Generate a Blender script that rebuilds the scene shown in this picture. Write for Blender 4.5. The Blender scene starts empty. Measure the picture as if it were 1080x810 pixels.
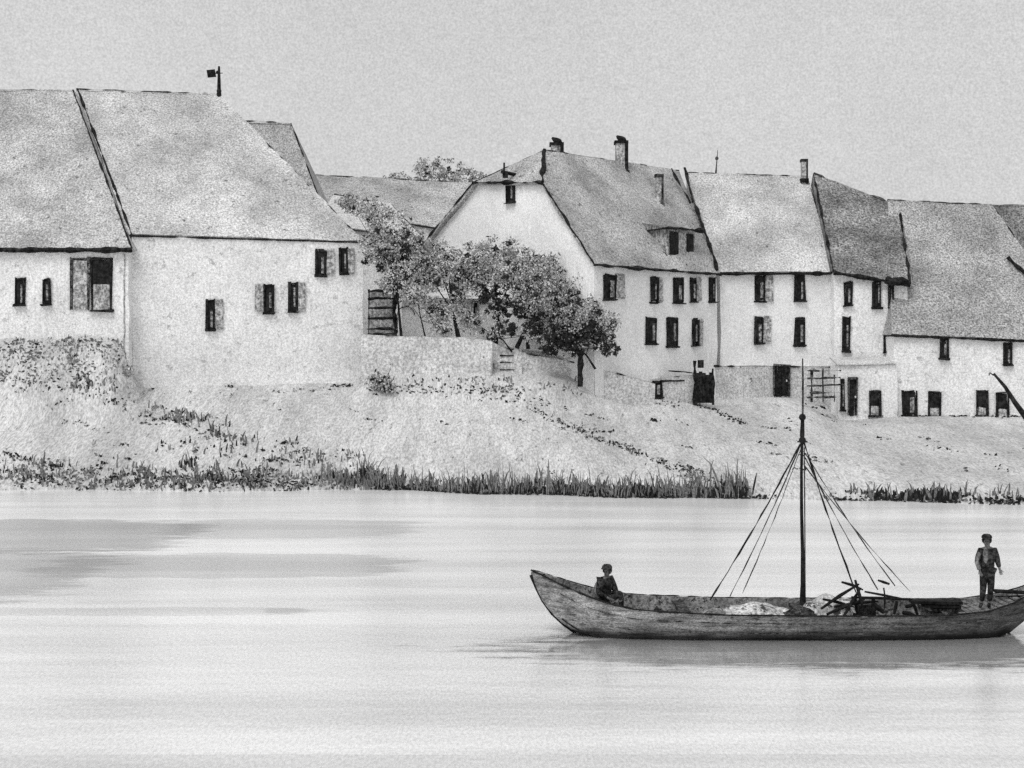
import bpy, bmesh, math, random
from mathutils import Vector, Matrix, noise
random.seed(11)
S = bpy.context.scene
C = S.collection
F = 1400.0; HX = 540.0; HY = 370.0; CH = 7.0      # focal (px of a 1080 px frame), horizon, eye height

def P(px, py, Y):
    return Vector(((px-HX)*Y/F, Y, CH-(py-HY)*Y/F))

# ------------------------------------------------------------------ materials
def pencil(name, base, grain=0.3, gs=9.0, an=(1,1,1), blotch=0.12, bs=0.25, hatch=0.0, hrot=(0,0.9,0),
           hsc=(9,9,1.2), fleck=0.0, fs=2.2, ink=0.02, rough=0.9, dist=0.0):
    m = bpy.data.materials.new(name); m.use_nodes = True
    nt = m.node_tree; N = nt.nodes; L = nt.links; N.clear()
    out = N.new('ShaderNodeOutputMaterial'); b = N.new('ShaderNodeBsdfPrincipled')
    b.inputs['Roughness'].default_value = rough
    b.inputs['Specular IOR Level'].default_value = 0.15
    L.new(b.outputs[0], out.inputs[0])
    g = N.new('ShaderNodeNewGeometry')
    def nz(scale, detail, mul, rot=(0,0,0), ro=0.65):
        mp = N.new('ShaderNodeMapping'); mp.inputs['Scale'].default_value = mul; mp.inputs['Rotation'].default_value = rot
        L.new(g.outputs['Position'], mp.inputs['Vector'])
        n = N.new('ShaderNodeTexNoise'); n.inputs['Scale'].default_value = scale
        n.inputs['Detail'].default_value = detail; n.inputs['Roughness'].default_value = ro
        L.new(mp.outputs[0], n.inputs['Vector']); return n.outputs['Fac']
    def rng(src, a, bb, lo=0.35, hi=0.65):
        r = N.new('ShaderNodeMapRange'); r.inputs['From Min'].default_value = lo; r.inputs['From Max'].default_value = hi
        r.inputs['To Min'].default_value = a; r.inputs['To Max'].default_value = bb; L.new(src, r.inputs['Value']); return r.outputs[0]
    def mul(x, y):
        q = N.new('ShaderNodeMath'); q.operation = 'MULTIPLY'; L.new(x, q.inputs[0])
        if isinstance(y, (int, float)): q.inputs[1].default_value = y
        else: L.new(y, q.inputs[1])
        return q.outputs[0]
    v = rng(nz(gs, 2, an, ro=.8), 1-grain, 1+grain*.9, .38, .62)
    v = mul(v, rng(nz(bs, 5, an), 1-blotch, 1+blotch))
    if hatch: v = mul(v, rng(nz(1, 4, hsc, hrot), 1-hatch, 1+hatch*0.6))
    v = mul(v, base)
    if fleck:
        f = rng(nz(fs, 6, an, ro=0.8), 0, 1, 1-fleck-0.05, 1-fleck)
        mx = N.new('ShaderNodeMix'); mx.data_type = 'FLOAT'
        L.new(f, mx.inputs['Factor']); L.new(v, mx.inputs['A']); mx.inputs['B'].default_value = ink
        v = mx.outputs['Result']
    cb = N.new('ShaderNodeCombineColor')
    for k in range(3): L.new(v, cb.inputs[k])
    L.new(cb.outputs[0], b.inputs['Base Color'])
    return m

M = {}
M['wall']   = pencil('limewash_wall', 0.82, .22, 9, blotch=.10, bs=.35, hatch=.06, hrot=(0,1.4,0), fleck=.37, fs=1.5, ink=.45)
M['wall_b'] = pencil('bright_limewash', 0.87, .16, 9, blotch=.08, bs=.3, hatch=.05)
M['wall_g'] = pencil('grey_plaster', 0.58, .34, 9, blotch=.16, bs=.5, hatch=.15, fleck=.34, fs=1.6, ink=.12)
M['roof']   = pencil('pale_tiles', 0.47, 0.45, 10, blotch=.3, bs=.25, hatch=.28, hrot=(0,.7,0), fleck=.35, fs=1.8, ink=.10)
M['roof_l'] = pencil('light_tiles', 0.53, 0.4, 10, blotch=.3, bs=.22, hatch=.26, hrot=(0,.7,0), fleck=.35, fs=1.8, ink=.12)
M['roof_m'] = pencil('grey_tiles', 0.42, 0.5, 10, blotch=.3, bs=.3, hatch=.25, hrot=(0,.6,0), fleck=.36, fs=2.2, ink=.06)
M['roof_d'] = pencil('dark_tiles', 0.24, .75, 8, blotch=.4, bs=.4, hatch=.4, hrot=(0,-.5,0), hsc=(7,7,1.0), fleck=.36, fs=4, ink=.02)
M['roof_h'] = pencil('mottled_tiles', 0.36, 0.6, 9, blotch=.3, bs=.22, hatch=.25, hrot=(0,1.2,0), fleck=.35, fs=2.2, ink=.05)
M['ink']    = pencil('tarred_wood', 0.018, .8, 5, blotch=.5, bs=1.5)
M['inkl']   = pencil('weathered_dark_wood', 0.07, .9, 5, blotch=.7, bs=1.0)
M['pane']   = pencil('dark_window_glass', 0.012, .7, 4, blotch=.7, bs=2.0, rough=.6)
M['shut']   = pencil('grey_shutter_paint', 0.40, .5, 6, blotch=.3, bs=1.5, hatch=.3, hrot=(0,0,0), hsc=(14,14,1))
M['curt']   = pencil('grey_curtain', 0.22, .8, 7, blotch=.6, bs=3)
M['stone']  = pencil('garden_stone', 0.66, .34, 7, blotch=.16, bs=.4, hatch=.16, hrot=(0,1.1,0), hsc=(5,5,1), fleck=.33, fs=2.0, ink=.12)
M['ground'] = pencil('pasture', 0.54, .28, 5, an=(2.2,.6,1), blotch=.2, bs=.14, hatch=.13, hrot=(0,0,.5), hsc=(3.2,.6,1), fleck=.355, fs=1.3, ink=.16)
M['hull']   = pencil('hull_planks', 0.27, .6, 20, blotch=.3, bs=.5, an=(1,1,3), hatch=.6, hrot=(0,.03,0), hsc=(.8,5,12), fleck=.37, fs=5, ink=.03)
M['hull_d'] = pencil('hull_planks_dark', 0.12, .7, 20, blotch=.4, bs=.8, hatch=.6, hrot=(0,.6,0), hsc=(14,5,3), fleck=.40, fs=7, ink=.02)
M['tar']    = pencil('hull_tar', 0.03, .8, 16, blotch=.6, bs=1.5)
M['hull_i'] = pencil('hull_inside', 0.22, .5, 14, blotch=.4, bs=1.2, fleck=.42, fs=6, ink=.02)
M['binkl']  = pencil('boat_dark_wood', 0.05, .9, 12, blotch=.7, bs=2.5)
M['bink']   = pencil('boat_tar', 0.014, .6, 12, blotch=.5, bs=2.5)
M['canvas'] = pencil('pale_canvas', 0.58, .4, 14, blotch=.35, bs=1.5, hatch=.4, hrot=(.4,.9,0), hsc=(9,9,1.5), fleck=.42, fs=3, ink=.05)
M['skin']   = pencil('skin', 0.16, .3, 16, blotch=.2, bs=3)
M['coat']   = pencil('dark_cloth', 0.030, .8, 16, blotch=.7, bs=5)
M['shirt']  = pencil('pale_cloth', 0.16, .5, 16, blotch=.4, bs=5)
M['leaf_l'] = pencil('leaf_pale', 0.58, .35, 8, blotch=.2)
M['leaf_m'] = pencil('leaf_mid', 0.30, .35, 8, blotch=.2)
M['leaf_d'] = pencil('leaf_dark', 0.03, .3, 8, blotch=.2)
M['grass_l']= pencil('grass_pale', 0.20, .4, 9, blotch=.3)

def darken_hull(m):  # darker toward stern; bottom band darkened to deepen the hull's reflection in the water
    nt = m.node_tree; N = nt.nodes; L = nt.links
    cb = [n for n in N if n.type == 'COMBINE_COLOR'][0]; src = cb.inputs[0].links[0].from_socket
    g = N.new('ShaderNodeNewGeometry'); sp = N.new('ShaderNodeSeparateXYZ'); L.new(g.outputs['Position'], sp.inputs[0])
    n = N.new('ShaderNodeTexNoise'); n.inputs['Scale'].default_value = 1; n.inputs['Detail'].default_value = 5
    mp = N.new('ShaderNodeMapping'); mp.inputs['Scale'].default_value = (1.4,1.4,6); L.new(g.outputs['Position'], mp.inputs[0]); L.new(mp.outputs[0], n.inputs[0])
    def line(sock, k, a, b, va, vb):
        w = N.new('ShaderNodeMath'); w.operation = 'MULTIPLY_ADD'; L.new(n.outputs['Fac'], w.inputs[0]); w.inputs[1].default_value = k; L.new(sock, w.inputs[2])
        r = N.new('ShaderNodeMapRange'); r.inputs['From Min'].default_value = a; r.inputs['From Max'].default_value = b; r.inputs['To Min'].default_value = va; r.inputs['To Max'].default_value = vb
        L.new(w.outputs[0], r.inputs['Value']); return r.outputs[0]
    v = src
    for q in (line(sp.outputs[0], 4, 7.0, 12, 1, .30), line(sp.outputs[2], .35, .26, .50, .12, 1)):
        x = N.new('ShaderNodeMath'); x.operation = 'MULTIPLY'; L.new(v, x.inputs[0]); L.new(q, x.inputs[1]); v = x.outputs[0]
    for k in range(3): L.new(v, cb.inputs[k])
darken_hull(M['hull'])
# water
def water_mat():
    m = bpy.data.materials.new('river_water'); m.use_nodes = True
    nt = m.node_tree; N = nt.nodes; L = nt.links
    b = N['Principled BSDF']; g = N.new('ShaderNodeNewGeometry')
    def nz(mul, detail, ro=.6, loc=(0,0,0)):
        mp = N.new('ShaderNodeMapping'); mp.inputs['Scale'].default_value = mul; mp.inputs['Location'].default_value = loc
        L.new(g.outputs['Position'], mp.inputs['Vector'])
        n = N.new('ShaderNodeTexNoise'); n.inputs['Scale'].default_value = 1
        n.inputs['Detail'].default_value = detail; n.inputs['Roughness'].default_value = ro
        L.new(mp.outputs[0], n.inputs['Vector']); return n.outputs['Fac']
    def rng(src, lo, hi, a, bb):
        r = N.new('ShaderNodeMapRange'); r.inputs['From Min'].default_value = lo; r.inputs['From Max'].default_value = hi
        r.inputs['To Min'].default_value = a; r.inputs['To Max'].default_value = bb; L.new(src, r.inputs['Value']); return r.outputs[0]
    def op(o, x, y):
        q = N.new('ShaderNodeMath'); q.operation = o
        for i, z in enumerate((x, y)):
            if isinstance(z, (int, float)): q.inputs[i].default_value = z
            else: L.new(z, q.inputs[i])
        return q.outputs[0]
    grain = rng(nz((18, 6, 1), 3, .85), .38, .62, .82, 1.16)
    streak = rng(nz((.045, .45, 1), 5, .6), .38, .62, .84, 1.07)
    v = op('MULTIPLY', op('MULTIPLY', grain, streak), .99)
    # darker patches in the water colour, strongest at far left: elongated shapes fixed in the river
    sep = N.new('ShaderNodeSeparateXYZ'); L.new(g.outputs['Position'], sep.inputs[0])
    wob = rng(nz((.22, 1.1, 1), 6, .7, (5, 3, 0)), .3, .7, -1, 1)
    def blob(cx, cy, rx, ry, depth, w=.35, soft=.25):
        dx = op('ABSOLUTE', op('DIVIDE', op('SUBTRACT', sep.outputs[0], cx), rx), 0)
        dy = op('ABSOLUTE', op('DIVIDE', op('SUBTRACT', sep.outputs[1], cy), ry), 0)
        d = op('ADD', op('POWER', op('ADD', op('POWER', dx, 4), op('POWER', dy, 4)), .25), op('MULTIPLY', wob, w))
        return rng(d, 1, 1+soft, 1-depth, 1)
    for a in GREY_PATCHES: v = op('MULTIPLY', v, blob(*a))
    cb = N.new('ShaderNodeCombineColor')
    for k in range(3): L.new(v, cb.inputs[k])
    L.new(cb.outputs[0], b.inputs['Base Color'])
    b.inputs['Roughness'].default_value = 0.15
    b.inputs['IOR'].default_value = 2.0; b.inputs['Metallic'].default_value = .34
    # smoother, more mirror-like patch added around the barge to strengthen its reflection
    ex = op('DIVIDE', op('SUBTRACT', sep.outputs[0], 7.5), 8.5); ey = op('DIVIDE', op('SUBTRACT', sep.outputs[1], 31.3), 2.3)
    dd = op('ADD', op('SQRT', op('ADD', op('MULTIPLY', ex, ex), op('MULTIPLY', ey, ey)), 0), op('MULTIPLY', rng(nz((.5, 2.5, 1), 4, .6, (2,7,0)), .3, .7, -1, 1), .3))
    L.new(rng(dd, .75, 1.05, .05, .27), b.inputs['Roughness']); L.new(rng(dd, .75, 1.05, .74, .28), b.inputs['Metallic'])
    bp = N.new('ShaderNodeBump'); bp.inputs['Strength'].default_value = .3; bp.inputs['Distance'].default_value = .04
    L.new(nz((.7, 2.6, 1), 4, .6), bp.inputs['Height']); L.new(bp.outputs[0], b.inputs['Normal'])
    return m
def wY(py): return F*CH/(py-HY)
def grey_patch(x0, x1, y0, y1, d, w=.25, soft=.2):
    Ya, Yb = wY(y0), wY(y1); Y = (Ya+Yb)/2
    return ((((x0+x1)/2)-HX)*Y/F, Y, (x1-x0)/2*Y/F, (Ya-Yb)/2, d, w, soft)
GREY_PATCHES = [grey_patch(-200,190,549,582,.44,.22,.12), grey_patch(185,425,548,567,.26,.25,.15), grey_patch(-200,85,582,632,.38,.3,.2), grey_patch(60,412,585,609,.30,.25,.15),
          grey_patch(284,312,643,648,.24,.9,.6), grey_patch(-100,290,641,649,.20,.3,.3), grey_patch(150,700,725,760,.10,.4,.5), grey_patch(640,1200,551,562,.12,.3,.3), grey_patch(-200,1300,796,812,.14,.1,.1)]

# ------------------------------------------------------------------ object helpers
def tag(o, label=None, cat=None, group=None, kind=None):
    if label: o['label'] = label
    if cat: o['category'] = cat
    if group: o['group'] = group
    if kind: o['kind'] = kind
    return o
def empty(name, loc, label, cat, group=None):
    o = bpy.data.objects.new(name, None); C.objects.link(o); o.location = loc
    o.empty_display_size = .3
    return tag(o, label, cat, group)
def finish(name, bm, mats, parent=None, smooth=False):
    if name in ('roof','wall','wall_body','plinth'):
        bmesh.ops.triangulate(bm, faces=[f for f in bm.faces if len(f.verts) > 4])
        for _ in range(3): bmesh.ops.subdivide_edges(bm, edges=[e for e in bm.edges if e.calc_length() > 1.0], cuts=1, use_grid_fill=True)
        for v in bm.verts:
            q = v.co*.55; v.co += .11*Vector((noise.noise(q), noise.noise(q+Vector((9,0,0)))*.15, noise.noise(q+Vector((0,9,0)))))+Vector((jig(.015),0,jig(.015)))
    if name in ('window','pane','shutter','door_leaf','hatch','loft_door','cellar_window','door'):
        for v in bm.verts: v.co += Vector((jig(.055),0,jig(.06)))
    me = bpy.data.meshes.new(name); bm.to_mesh(me); bm.free()
    if not isinstance(mats, (list, tuple)): mats = [mats]
    for m in mats: me.materials.append(m)
    if smooth:
        for p in me.polygons: p.use_smooth = True
    o = bpy.data.objects.new(name, me); C.objects.link(o)
    if parent is not None: setpar(o, parent)
    return o
def world_loc(o):
    v = Vector((0,0,0))
    while o is not None: v = v+o.location; o = o.parent
    return v
def setpar(o, parent):
    w = world_loc(parent); o.parent = parent; o.location = o.location - w     # no rotations anywhere in the trees
def poly(bm, pts, mi=0):
    vs = [bm.verts.new(p) for p in pts]
    f = bm.faces.new(vs); f.material_index = mi; return f
def slab(bm, pts, t, mi=0):
    a, b, c = pts[0], pts[1], pts[2]
    n = (b-a).cross(c-a).normalized()
    if n.z < 0: n = -n
    top = [bm.verts.new(p) for p in pts]; bot = [bm.verts.new(p-n*t) for p in pts]
    k = len(pts)
    bm.faces.new(top).material_index = mi; bm.faces.new(bot[::-1]).material_index = mi
    for i in range(k): bm.faces.new((top[i], bot[i], bot[(i+1)%k], top[(i+1)%k])).material_index = mi
def box(bm, o, u, v, w, mi=0):
    """o corner, u v w edge vectors"""
    c = [o, o+u, o+u+v, o+v]; vs = [bm.verts.new(p) for p in c]+[bm.verts.new(p+w) for p in c]
    for q in ((0,1,2,3),(4,7,6,5),(0,4,5,1),(1,5,6,2),(2,6,7,3),(3,7,4,0)):
        bm.faces.new([vs[i] for i in q]).material_index = mi
def cbox(bm, c, sx, sy, sz, mi=0):
    box(bm, c-Vector((sx/2,sy/2,0)), Vector((sx,0,0)), Vector((0,sy,0)), Vector((0,0,sz)), mi)
def tube(bm, pts, rad, sides=6, mi=0, cap=True):
    rings = []
    for i, p in enumerate(pts):
        d = (pts[min(i+1,len(pts)-1)]-pts[max(i-1,0)]).normalized()
        a = d.cross(Vector((0,0,1)))
        if a.length < .05: a = d.cross(Vector((0,1,0)))
        a.normalize(); b = d.cross(a)
        r = rad[i] if isinstance(rad, (list,tuple)) else rad
        rings.append([bm.verts.new(p+(a*math.cos(2*math.pi*k/sides)+b*math.sin(2*math.pi*k/sides))*r) for k in range(sides)])
    for i in range(len(rings)-1):
        for k in range(sides):
            bm.faces.new((rings[i][k], rings[i][(k+1)%sides], rings[i+1][(k+1)%sides], rings[i+1][k])).material_index = mi
    if cap:
        bm.faces.new(rings[0][::-1]).material_index = mi; bm.faces.new(rings[-1]).material_index = mi
def ink(bm, p0, p1, r, gap=.15, wob=1.0, step=.5, rv=.6, sides=5):
    """an uneven dark timber or tile edge as an ink outline: changing thickness, thinned in places"""
    step *= .6
    L_ = (p1-p0).length; n = max(3, int(L_/step)); cur = []; rr = []
    off = random.random()*100
    for i in range(n+1):
        t = i/n; p = p0.lerp(p1, t)
        nn = noise.noise(Vector((off+t*L_*.9, 3.1, 0)))
        w = Vector((noise.noise(Vector((off+i*.31,0,5))), noise.noise(Vector((off+i*.31,7,5))), noise.noise(Vector((off+i*.31,13,5)))))*r*.8*wob
        thin = nn < -0.42+gap*1.5 and gap > -.15
        cur.append(p+w); rr.append(r*.18 if thin else max(r*.3, r*(1+rv*nn*2.4+rv*random.uniform(-.6,.6))))
    tube(bm, cur, rr, sides)

class Wall:
    """vertical plane through two points, normal toward the river"""
    def __init__(s, a, b):
        s.a = a.copy(); s.u = Vector((b.x-a.x, b.y-a.y, 0)); s.u.normalize()
        s.n = Vector((s.u.y, -s.u.x, 0))
        if s.n.y > 0: s.n = -s.n
    def hit(s, px, py, off=0.0):
        d = Vector(((px-HX)/F, 1, -(py-HY)/F)); a = s.a + s.n*off - Vector((0,0,CH))
        t = a.dot(s.n)/d.dot(s.n)
        return d*t+Vector((0,0,CH))

def jig(a): return random.uniform(-a, a)
def window(par, W, x0, y0, x1, y1, shutter=None, pane_top=None, name='window', mat='pane', frame_mat='ink', sill=True, half=None):
    bl, br, tl = W.hit(x0,y1), W.hit(x1,y1), W.hit(x0,y0)
    w = (br-bl).length; h = tl.z-bl.z; u = W.u if (br-bl).dot(W.u) > 0 else -W.u
    U = Vector((0,0,1)); n = W.n; bl = bl-u*.05+n*.06; w += .10; f = min(.12, w*.2)
    bm = bmesh.new()
    box(bm, bl-n*.05+u*jig(.02), u*f, n*.14, U*(h+jig(.05)))
    box(bm, bl+u*(w-f)-n*.05+u*jig(.02), u*f, n*.13, U*(h+jig(.05)))
    box(bm, bl+U*(h-f)-n*.05+u*(f+.002), u*(w-2*f-.004), n*.12, U*f)
    if sill: box(bm, bl-u*.06-U*.10-n*.05, u*(w+.12), n*.26, U*.097)
    fr = finish(name, bm, M[frame_mat], par)
    bm = bmesh.new()
    hh = h-f
    if half:      # lower part boarded / paler
        box(bm, bl+u*f-n*.04, u*(w-2*f), n*.075, U*(hh*half-.003), 1)
        box(bm, bl+u*f-n*.04+U*hh*half, u*(w-2*f), n*.07, U*hh*(1-half), 0)
        finish('pane', bm, [M[mat], M['shut']], fr)
    else:
        box(bm, bl+u*f-n*.04, u*(w-2*f), n*.07, U*hh)
        finish('pane', bm, M[mat], fr)
        if mat == 'pane':
            bm = bmesh.new(); k = random.uniform(.45,.7)
            box(bm, bl+u*(f+(w-2*f)*k)+n*.032+U*hh*random.uniform(.04,.2), u*(w-2*f)*(.92-k), n*.03, U*hh*random.uniform(.6,.75)); finish('curtain', bm, M['curt'], fr)
    if shutter:
        for side in shutter:
            sw = min(w*.75, .75); bm = bmesh.new()
            o = (bl-u*(.02+sw)) if side == 'l' else (bl+u*(w+.02))
            o = o+U*jig(.05)
            box(bm, o+n*.02, u*sw, n*.05, U*h)
            for q in (.08,.5,.9): box(bm, o+n*.07+U*h*q+u*.04, u*(sw-.08), n*.025, U*.06)
            finish('shutter', bm, M['shut'], fr)
    return fr

def door(par, W, x0, y0, x1, y1, name='door', mat='ink', arch=False):
    bl, br, tl = W.hit(x0,y1), W.hit(x1,y1), W.hit(x0,y0)
    w = (br-bl).length; h = tl.z-bl.z; u = W.u if (br-bl).dot(W.u) > 0 else -W.u; U = Vector((0,0,1)); n = W.n; bl = bl+n*.05; br = br+n*.05
    bm = bmesh.new(); f = .1
    box(bm, bl-n*.05, u*f, n*.16, U*h); box(bm, br-u*f-n*.05, u*f, n*.16, U*(h+jig(.05)))
    box(bm, bl+U*h-n*.05, u*w, n*.2, U*.12)
    fr = finish(name, bm, M['inkl'], par); bm = bmesh.new()
    k = 4
    for i in range(k):
        box(bm, bl+u*(f+(w-2*f)*i/k)-n*.04, u*((w-2*f)/k-.015), n*(.07+jig(.01)), U*(h-.02))
    finish('door_leaf', bm, M[mat], fr)
    bm = bmesh.new(); cbox(bm, bl+u*(w*.78)+n*.04+U*h*.48, .08, .08, .14); finish('handle', bm, M['wall_g'], fr)
    return fr

def house(name, label, FL, FR, RL, RR, base, D=None, roof='roof', wall='wall', over=.35, gl=False, gr=False, cat='house',
          er=.07, ridge_r=.05, verge_r=.05, eave_mat='ink', lv=True, rv=True, back=None, gap=.12, vgap=.2, wall2=None):
    """FL/FR front eaves, RL/RR ridge, base = z of wall foot. Returns root, Wall"""
    root = empty(name, Vector(((FL.x+FR.x)/2, (FL.y+FR.y)/2+2, base)), label, cat)
    dl = (RL.y-FL.y)*2; dr = (RR.y-FR.y)*2
    BL = FL+Vector((0,dl,0)); BR = FR+Vector((0,dr,0))
    if back: BL, BR = back
    bm = bmesh.new(); t = .16
    slab(bm, [FL,FR,RR,RL], t); slab(bm, [BR,BL,RL,RR], t)
    if not gl: slab(bm, [BL,FL,RL], t)
    if not gr: slab(bm, [FR,BR,RR], t)
    rf = finish('roof', bm, M[roof], root)
    c = (FL+FR+BL+BR)/4; q = []
    for p in (FL,FR,BR,BL):
        d = (c-p); d.z = 0; d.normalize(); pp = p+d*over*1.3; pp.z = p.z-.12; q.append(pp)
    bm = bmesh.new()
    top = [bm.verts.new(p) for p in q]; bot = [bm.verts.new(Vector((p.x,p.y,base-1.2))) for p in q]
    for i in range(4): bm.faces.new((top[i],bot[i],bot[(i+1)%4],top[(i+1)%4]))
    bm.faces.new(top[::-1])
    if gl: poly(bm, [q[0]+Vector((0,0,0)), q[3], RL+(c-RL)*.04-Vector((0,0,.25))])
    if gr: poly(bm, [q[1], q[2], RR+(c-RR)*.04-Vector((0,0,.25))])
    finish('wall', bm, M[wall], root)
    bm = bmesh.new(); ink(bm, FL+Vector((0,-.03,-.1)), FR+Vector((0,-.03,-.1)), er, gap=gap, wob=.2, rv=.4); finish('eaves_board', bm, M[eave_mat], root)  # dark eaves line, with the gutter shadow drawn into it
    bm = bmesh.new(); ink(bm, RL, RR, ridge_r, gap=.3); finish('ridge_tiles', bm, M['inkl'], rf)
    if lv or rv:
        for on, a_, b_ in ((lv,FL,RL),(rv,FR,RR)):
            if on: bm = bmesh.new(); ink(bm, a_, b_, verge_r, gap=vgap); finish('verge_board', bm, M['ink'], rf)
    return root, Wall(q[0], q[1]), rf, q

# ------------------------------------------------------------------ terrain
def interp(tab, x):
    if x <= tab[0][0]: return tab[0][1:]
    for a, b in zip(tab, tab[1:]):
        if x <= b[0]:
            t = (x-a[0])/(b[0]-a[0]); t = t*t*(3-2*t)
            return tuple(a[i]+(b[i]-a[i])*t for i in range(1, len(a)))
    return tab[-1][1:]
SH = [(-900,60),(-400,66),(0,66.5),(250,66),(420,67),(520,64.5),(680,63.5),(900,62),(1080,60.5),(1500,58),(2000,50)]
HT = [(-900,78,4.6),(-100,77.5,4.55),(140,77.5,4.6),(400,78.5,4.55),(520,79.5,4.8),(600,82,5.0),(690,84,4.2),(760,86,3.6),(830,88,3.9),(890,86,2.6),(1000,84,2.7),(1090,83,2.7),(1400,82,2.6),(2000,80,2.6)]
def terr(X, Y):
    s = max(-900, min(2000, HX+F*X/max(Y,20)))
    ys, = interp(SH, s); yh, zh = interp(HT, s)
    ys += .7*noise.noise(Vector((X*.22, 1.3, 0)))+.35*noise.noise(Vector((X*.9,4,0)))
    if Y < ys: return -.35-min(2.5,(ys-Y)*.4)
    d = Y-ys
    bank = .45*(1-math.exp(-d*2.2))-.10+.0
    t = max(0, min(1.15, (d-.6)/(yh-ys-.6)))
    z = bank+(zh-.4)*(t**.9)
    z += (.12*noise.noise(Vector((X*.35,Y*.35,2)))+.05*noise.noise(Vector((X*1.1,Y*1.1,2))))*min(1,d*.5)
    def sm(v): v = max(0, min(1, v)); return v*v*(3-2*v)
    z += 3.2*sm((Y-72.8)/3.6)*sm((142-s)/14)*(1+.25*noise.noise(Vector((X*.3,9,0))))
    z += .9*sm((Y-76.6)/2.2)*sm((s-372)/20)*sm((640-s)/60)
    if Y > yh+2: z += min(1.0,(Y-yh-2)*.02)
    return z
def on_ground(px, py):
    Y = 58.0
    while Y < 110:
        z = CH-(py-HY)*Y/F
        if terr((px-HX)*Y/F, Y) >= z: break
        Y += .12
    X = (px-HX)*Y/F
    return Vector((X, Y, terr(X,Y)))

bm = bmesh.new()
xs = [-3000,-1500,-700,-350,-200,-120]+[-80+i*.8 for i in range(201)]+[120,200,350,700,1500,3000]
ys = [50+i*.45 for i in range(120)]+[106,112,125,150,200,300,600,1200,3000]
grid = []
for y in ys:
    row = []
    for x in xs:
        row.append(bm.verts.new((x, y, terr(max(-140,min(140,x)), y) if y < 140 else 6.0)))
    grid.append(row)
for j in range(len(ys)-1):
    for i in range(len(xs)-1): bm.faces.new((grid[j][i],grid[j][i+1],grid[j+1][i+1],grid[j+1][i]))
tag(finish('ground', bm, M['ground'], smooth=True), kind='structure')
bm = bmesh.new(); poly(bm, [Vector((-3000,-400,0)),Vector((3000,-400,0)),Vector((3000,78,0)),Vector((-3000,78,0))])
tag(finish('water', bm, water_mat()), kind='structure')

# ------------------------------------------------------------------ houses, left to right
# A
rA, wA, rfA, _ = house('farmhouse', 'long white house at the left edge, grey roof with a thick black eaves board', P(-190,262,77.4), P(139,262,77), P(-190,93,86), P(77,95,86),
    4.3, roof='roof', wall='wall', er=.16, gap=-.3, ridge_r=.04, verge_r=.055, vgap=.10, over=.3)
window(rA, wA, 17,293,26,321); window(rA, wA, 46,294,53,321)
window(rA, wA, 76,272,94,327, mat='shut', frame_mat='inkl', name='hatch', sill=False)
window(rA, wA, 97,272,118,327, half=.5)
bm = bmesh.new()
tube(bm, [wA.hit(131,y,.05)+Vector((jig(.04),0,0)) for y in range(268,400,10)], .03); finish('drainpipe', bm, M['shut'], rA)
window(rA, wA, -60,292,-48,321); window(rA, wA, -110,292,-98,321)
# B
rB, wB, rfB, _ = house('farmhouse', 'broad white house with huge light grey roof and a weathervane on its ridge', P(139,247,78), P(383,254,80.5), P(82,94,87), P(231,99,88.5),
    4.3, back=(P(139,247,78)+Vector((-4,17,0)), P(383,254,80.5)+Vector((-6,16,0))), roof='roof_l', wall='wall', er=.05, gap=.02, ridge_r=.04, verge_r=.07, vgap=.05, over=.04, rv=False)
bm = bmesh.new(); ink(bm, P(232,102,88.5), P(383,254,80.5), .06, gap=.28); finish('hip_tiles', bm, M['inkl'], rfB)
window(rB, wB, 218,316,226,347, shutter='r'); window(rB, wB, 279,300,288,329, shutter='l'); window(rB, wB, 305,298,313,328, shutter='r')
window(rB, wB, 334,263,343,290, shutter='r'); window(rB, wB, 359,262,366,288, shutter='r')
bm = bmesh.new(); p = P(231,100,88.4)
tube(bm, [p+Vector((0,0,z)) for z in (-.3,.3,1.0,1.9)], [.2,.13,.11,.07], 8)
box(bm, p+Vector((-.75,-.02,1.15)), Vector((.55,0,.05)), Vector((0,.08,0)), Vector((-.08,0,.5))); tube(bm, [p+Vector((-.6,0,1.4)), p+Vector((.25,0,1.45))], .03)
bmesh.ops.create_uvsphere(bm, u_segments=8, v_segments=6, radius=.17, matrix=Matrix.Translation(p+Vector((0,0,.25))))
bmesh.ops.create_uvsphere(bm, u_segments=8, v_segments=6, radius=.12, matrix=Matrix.Translation(p+Vector((-.1,0,1.5))))
finish('weathervane', bm, M['ink'], rfB)
# C tall roof behind B
rC, wC, rfC, _ = house('house', 'house hidden behind the broad white house, only its dark peaked roof in sight', P(215,250,94), P(352,250,95), P(252,127,99), P(307,130,99.5), 5,
    roof='roof_m', wall='wall_g', er=.05, ridge_r=.05, verge_r=.05, lv=False)
# D low long roof in the gap
rD, wD, rfD, _ = house('house', 'low house deep in the gap between the big gables, dull grey roof over pale wall', P(300,214,100), P(500,246,101), P(318,184,105), P(505,193,106), 5,
    roof='roof_m', wall='wall', er=.05, ridge_r=.05, lv=False, rv=False)
# small white gable in front of D
rD2, wD2, rfD2, _ = house('cottage', 'small pale cottage behind the trees right of the broad white house', P(330,236,92), P(446,250,92), P(352,205,95.5), P(412,216,95.5), 5,
    roof='wall_g', wall='wall', er=.04, ridge_r=.05, gap=.1, verge_r=.05, lv=False)
window(rD2, wD2, 398,262,406,280)
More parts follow.
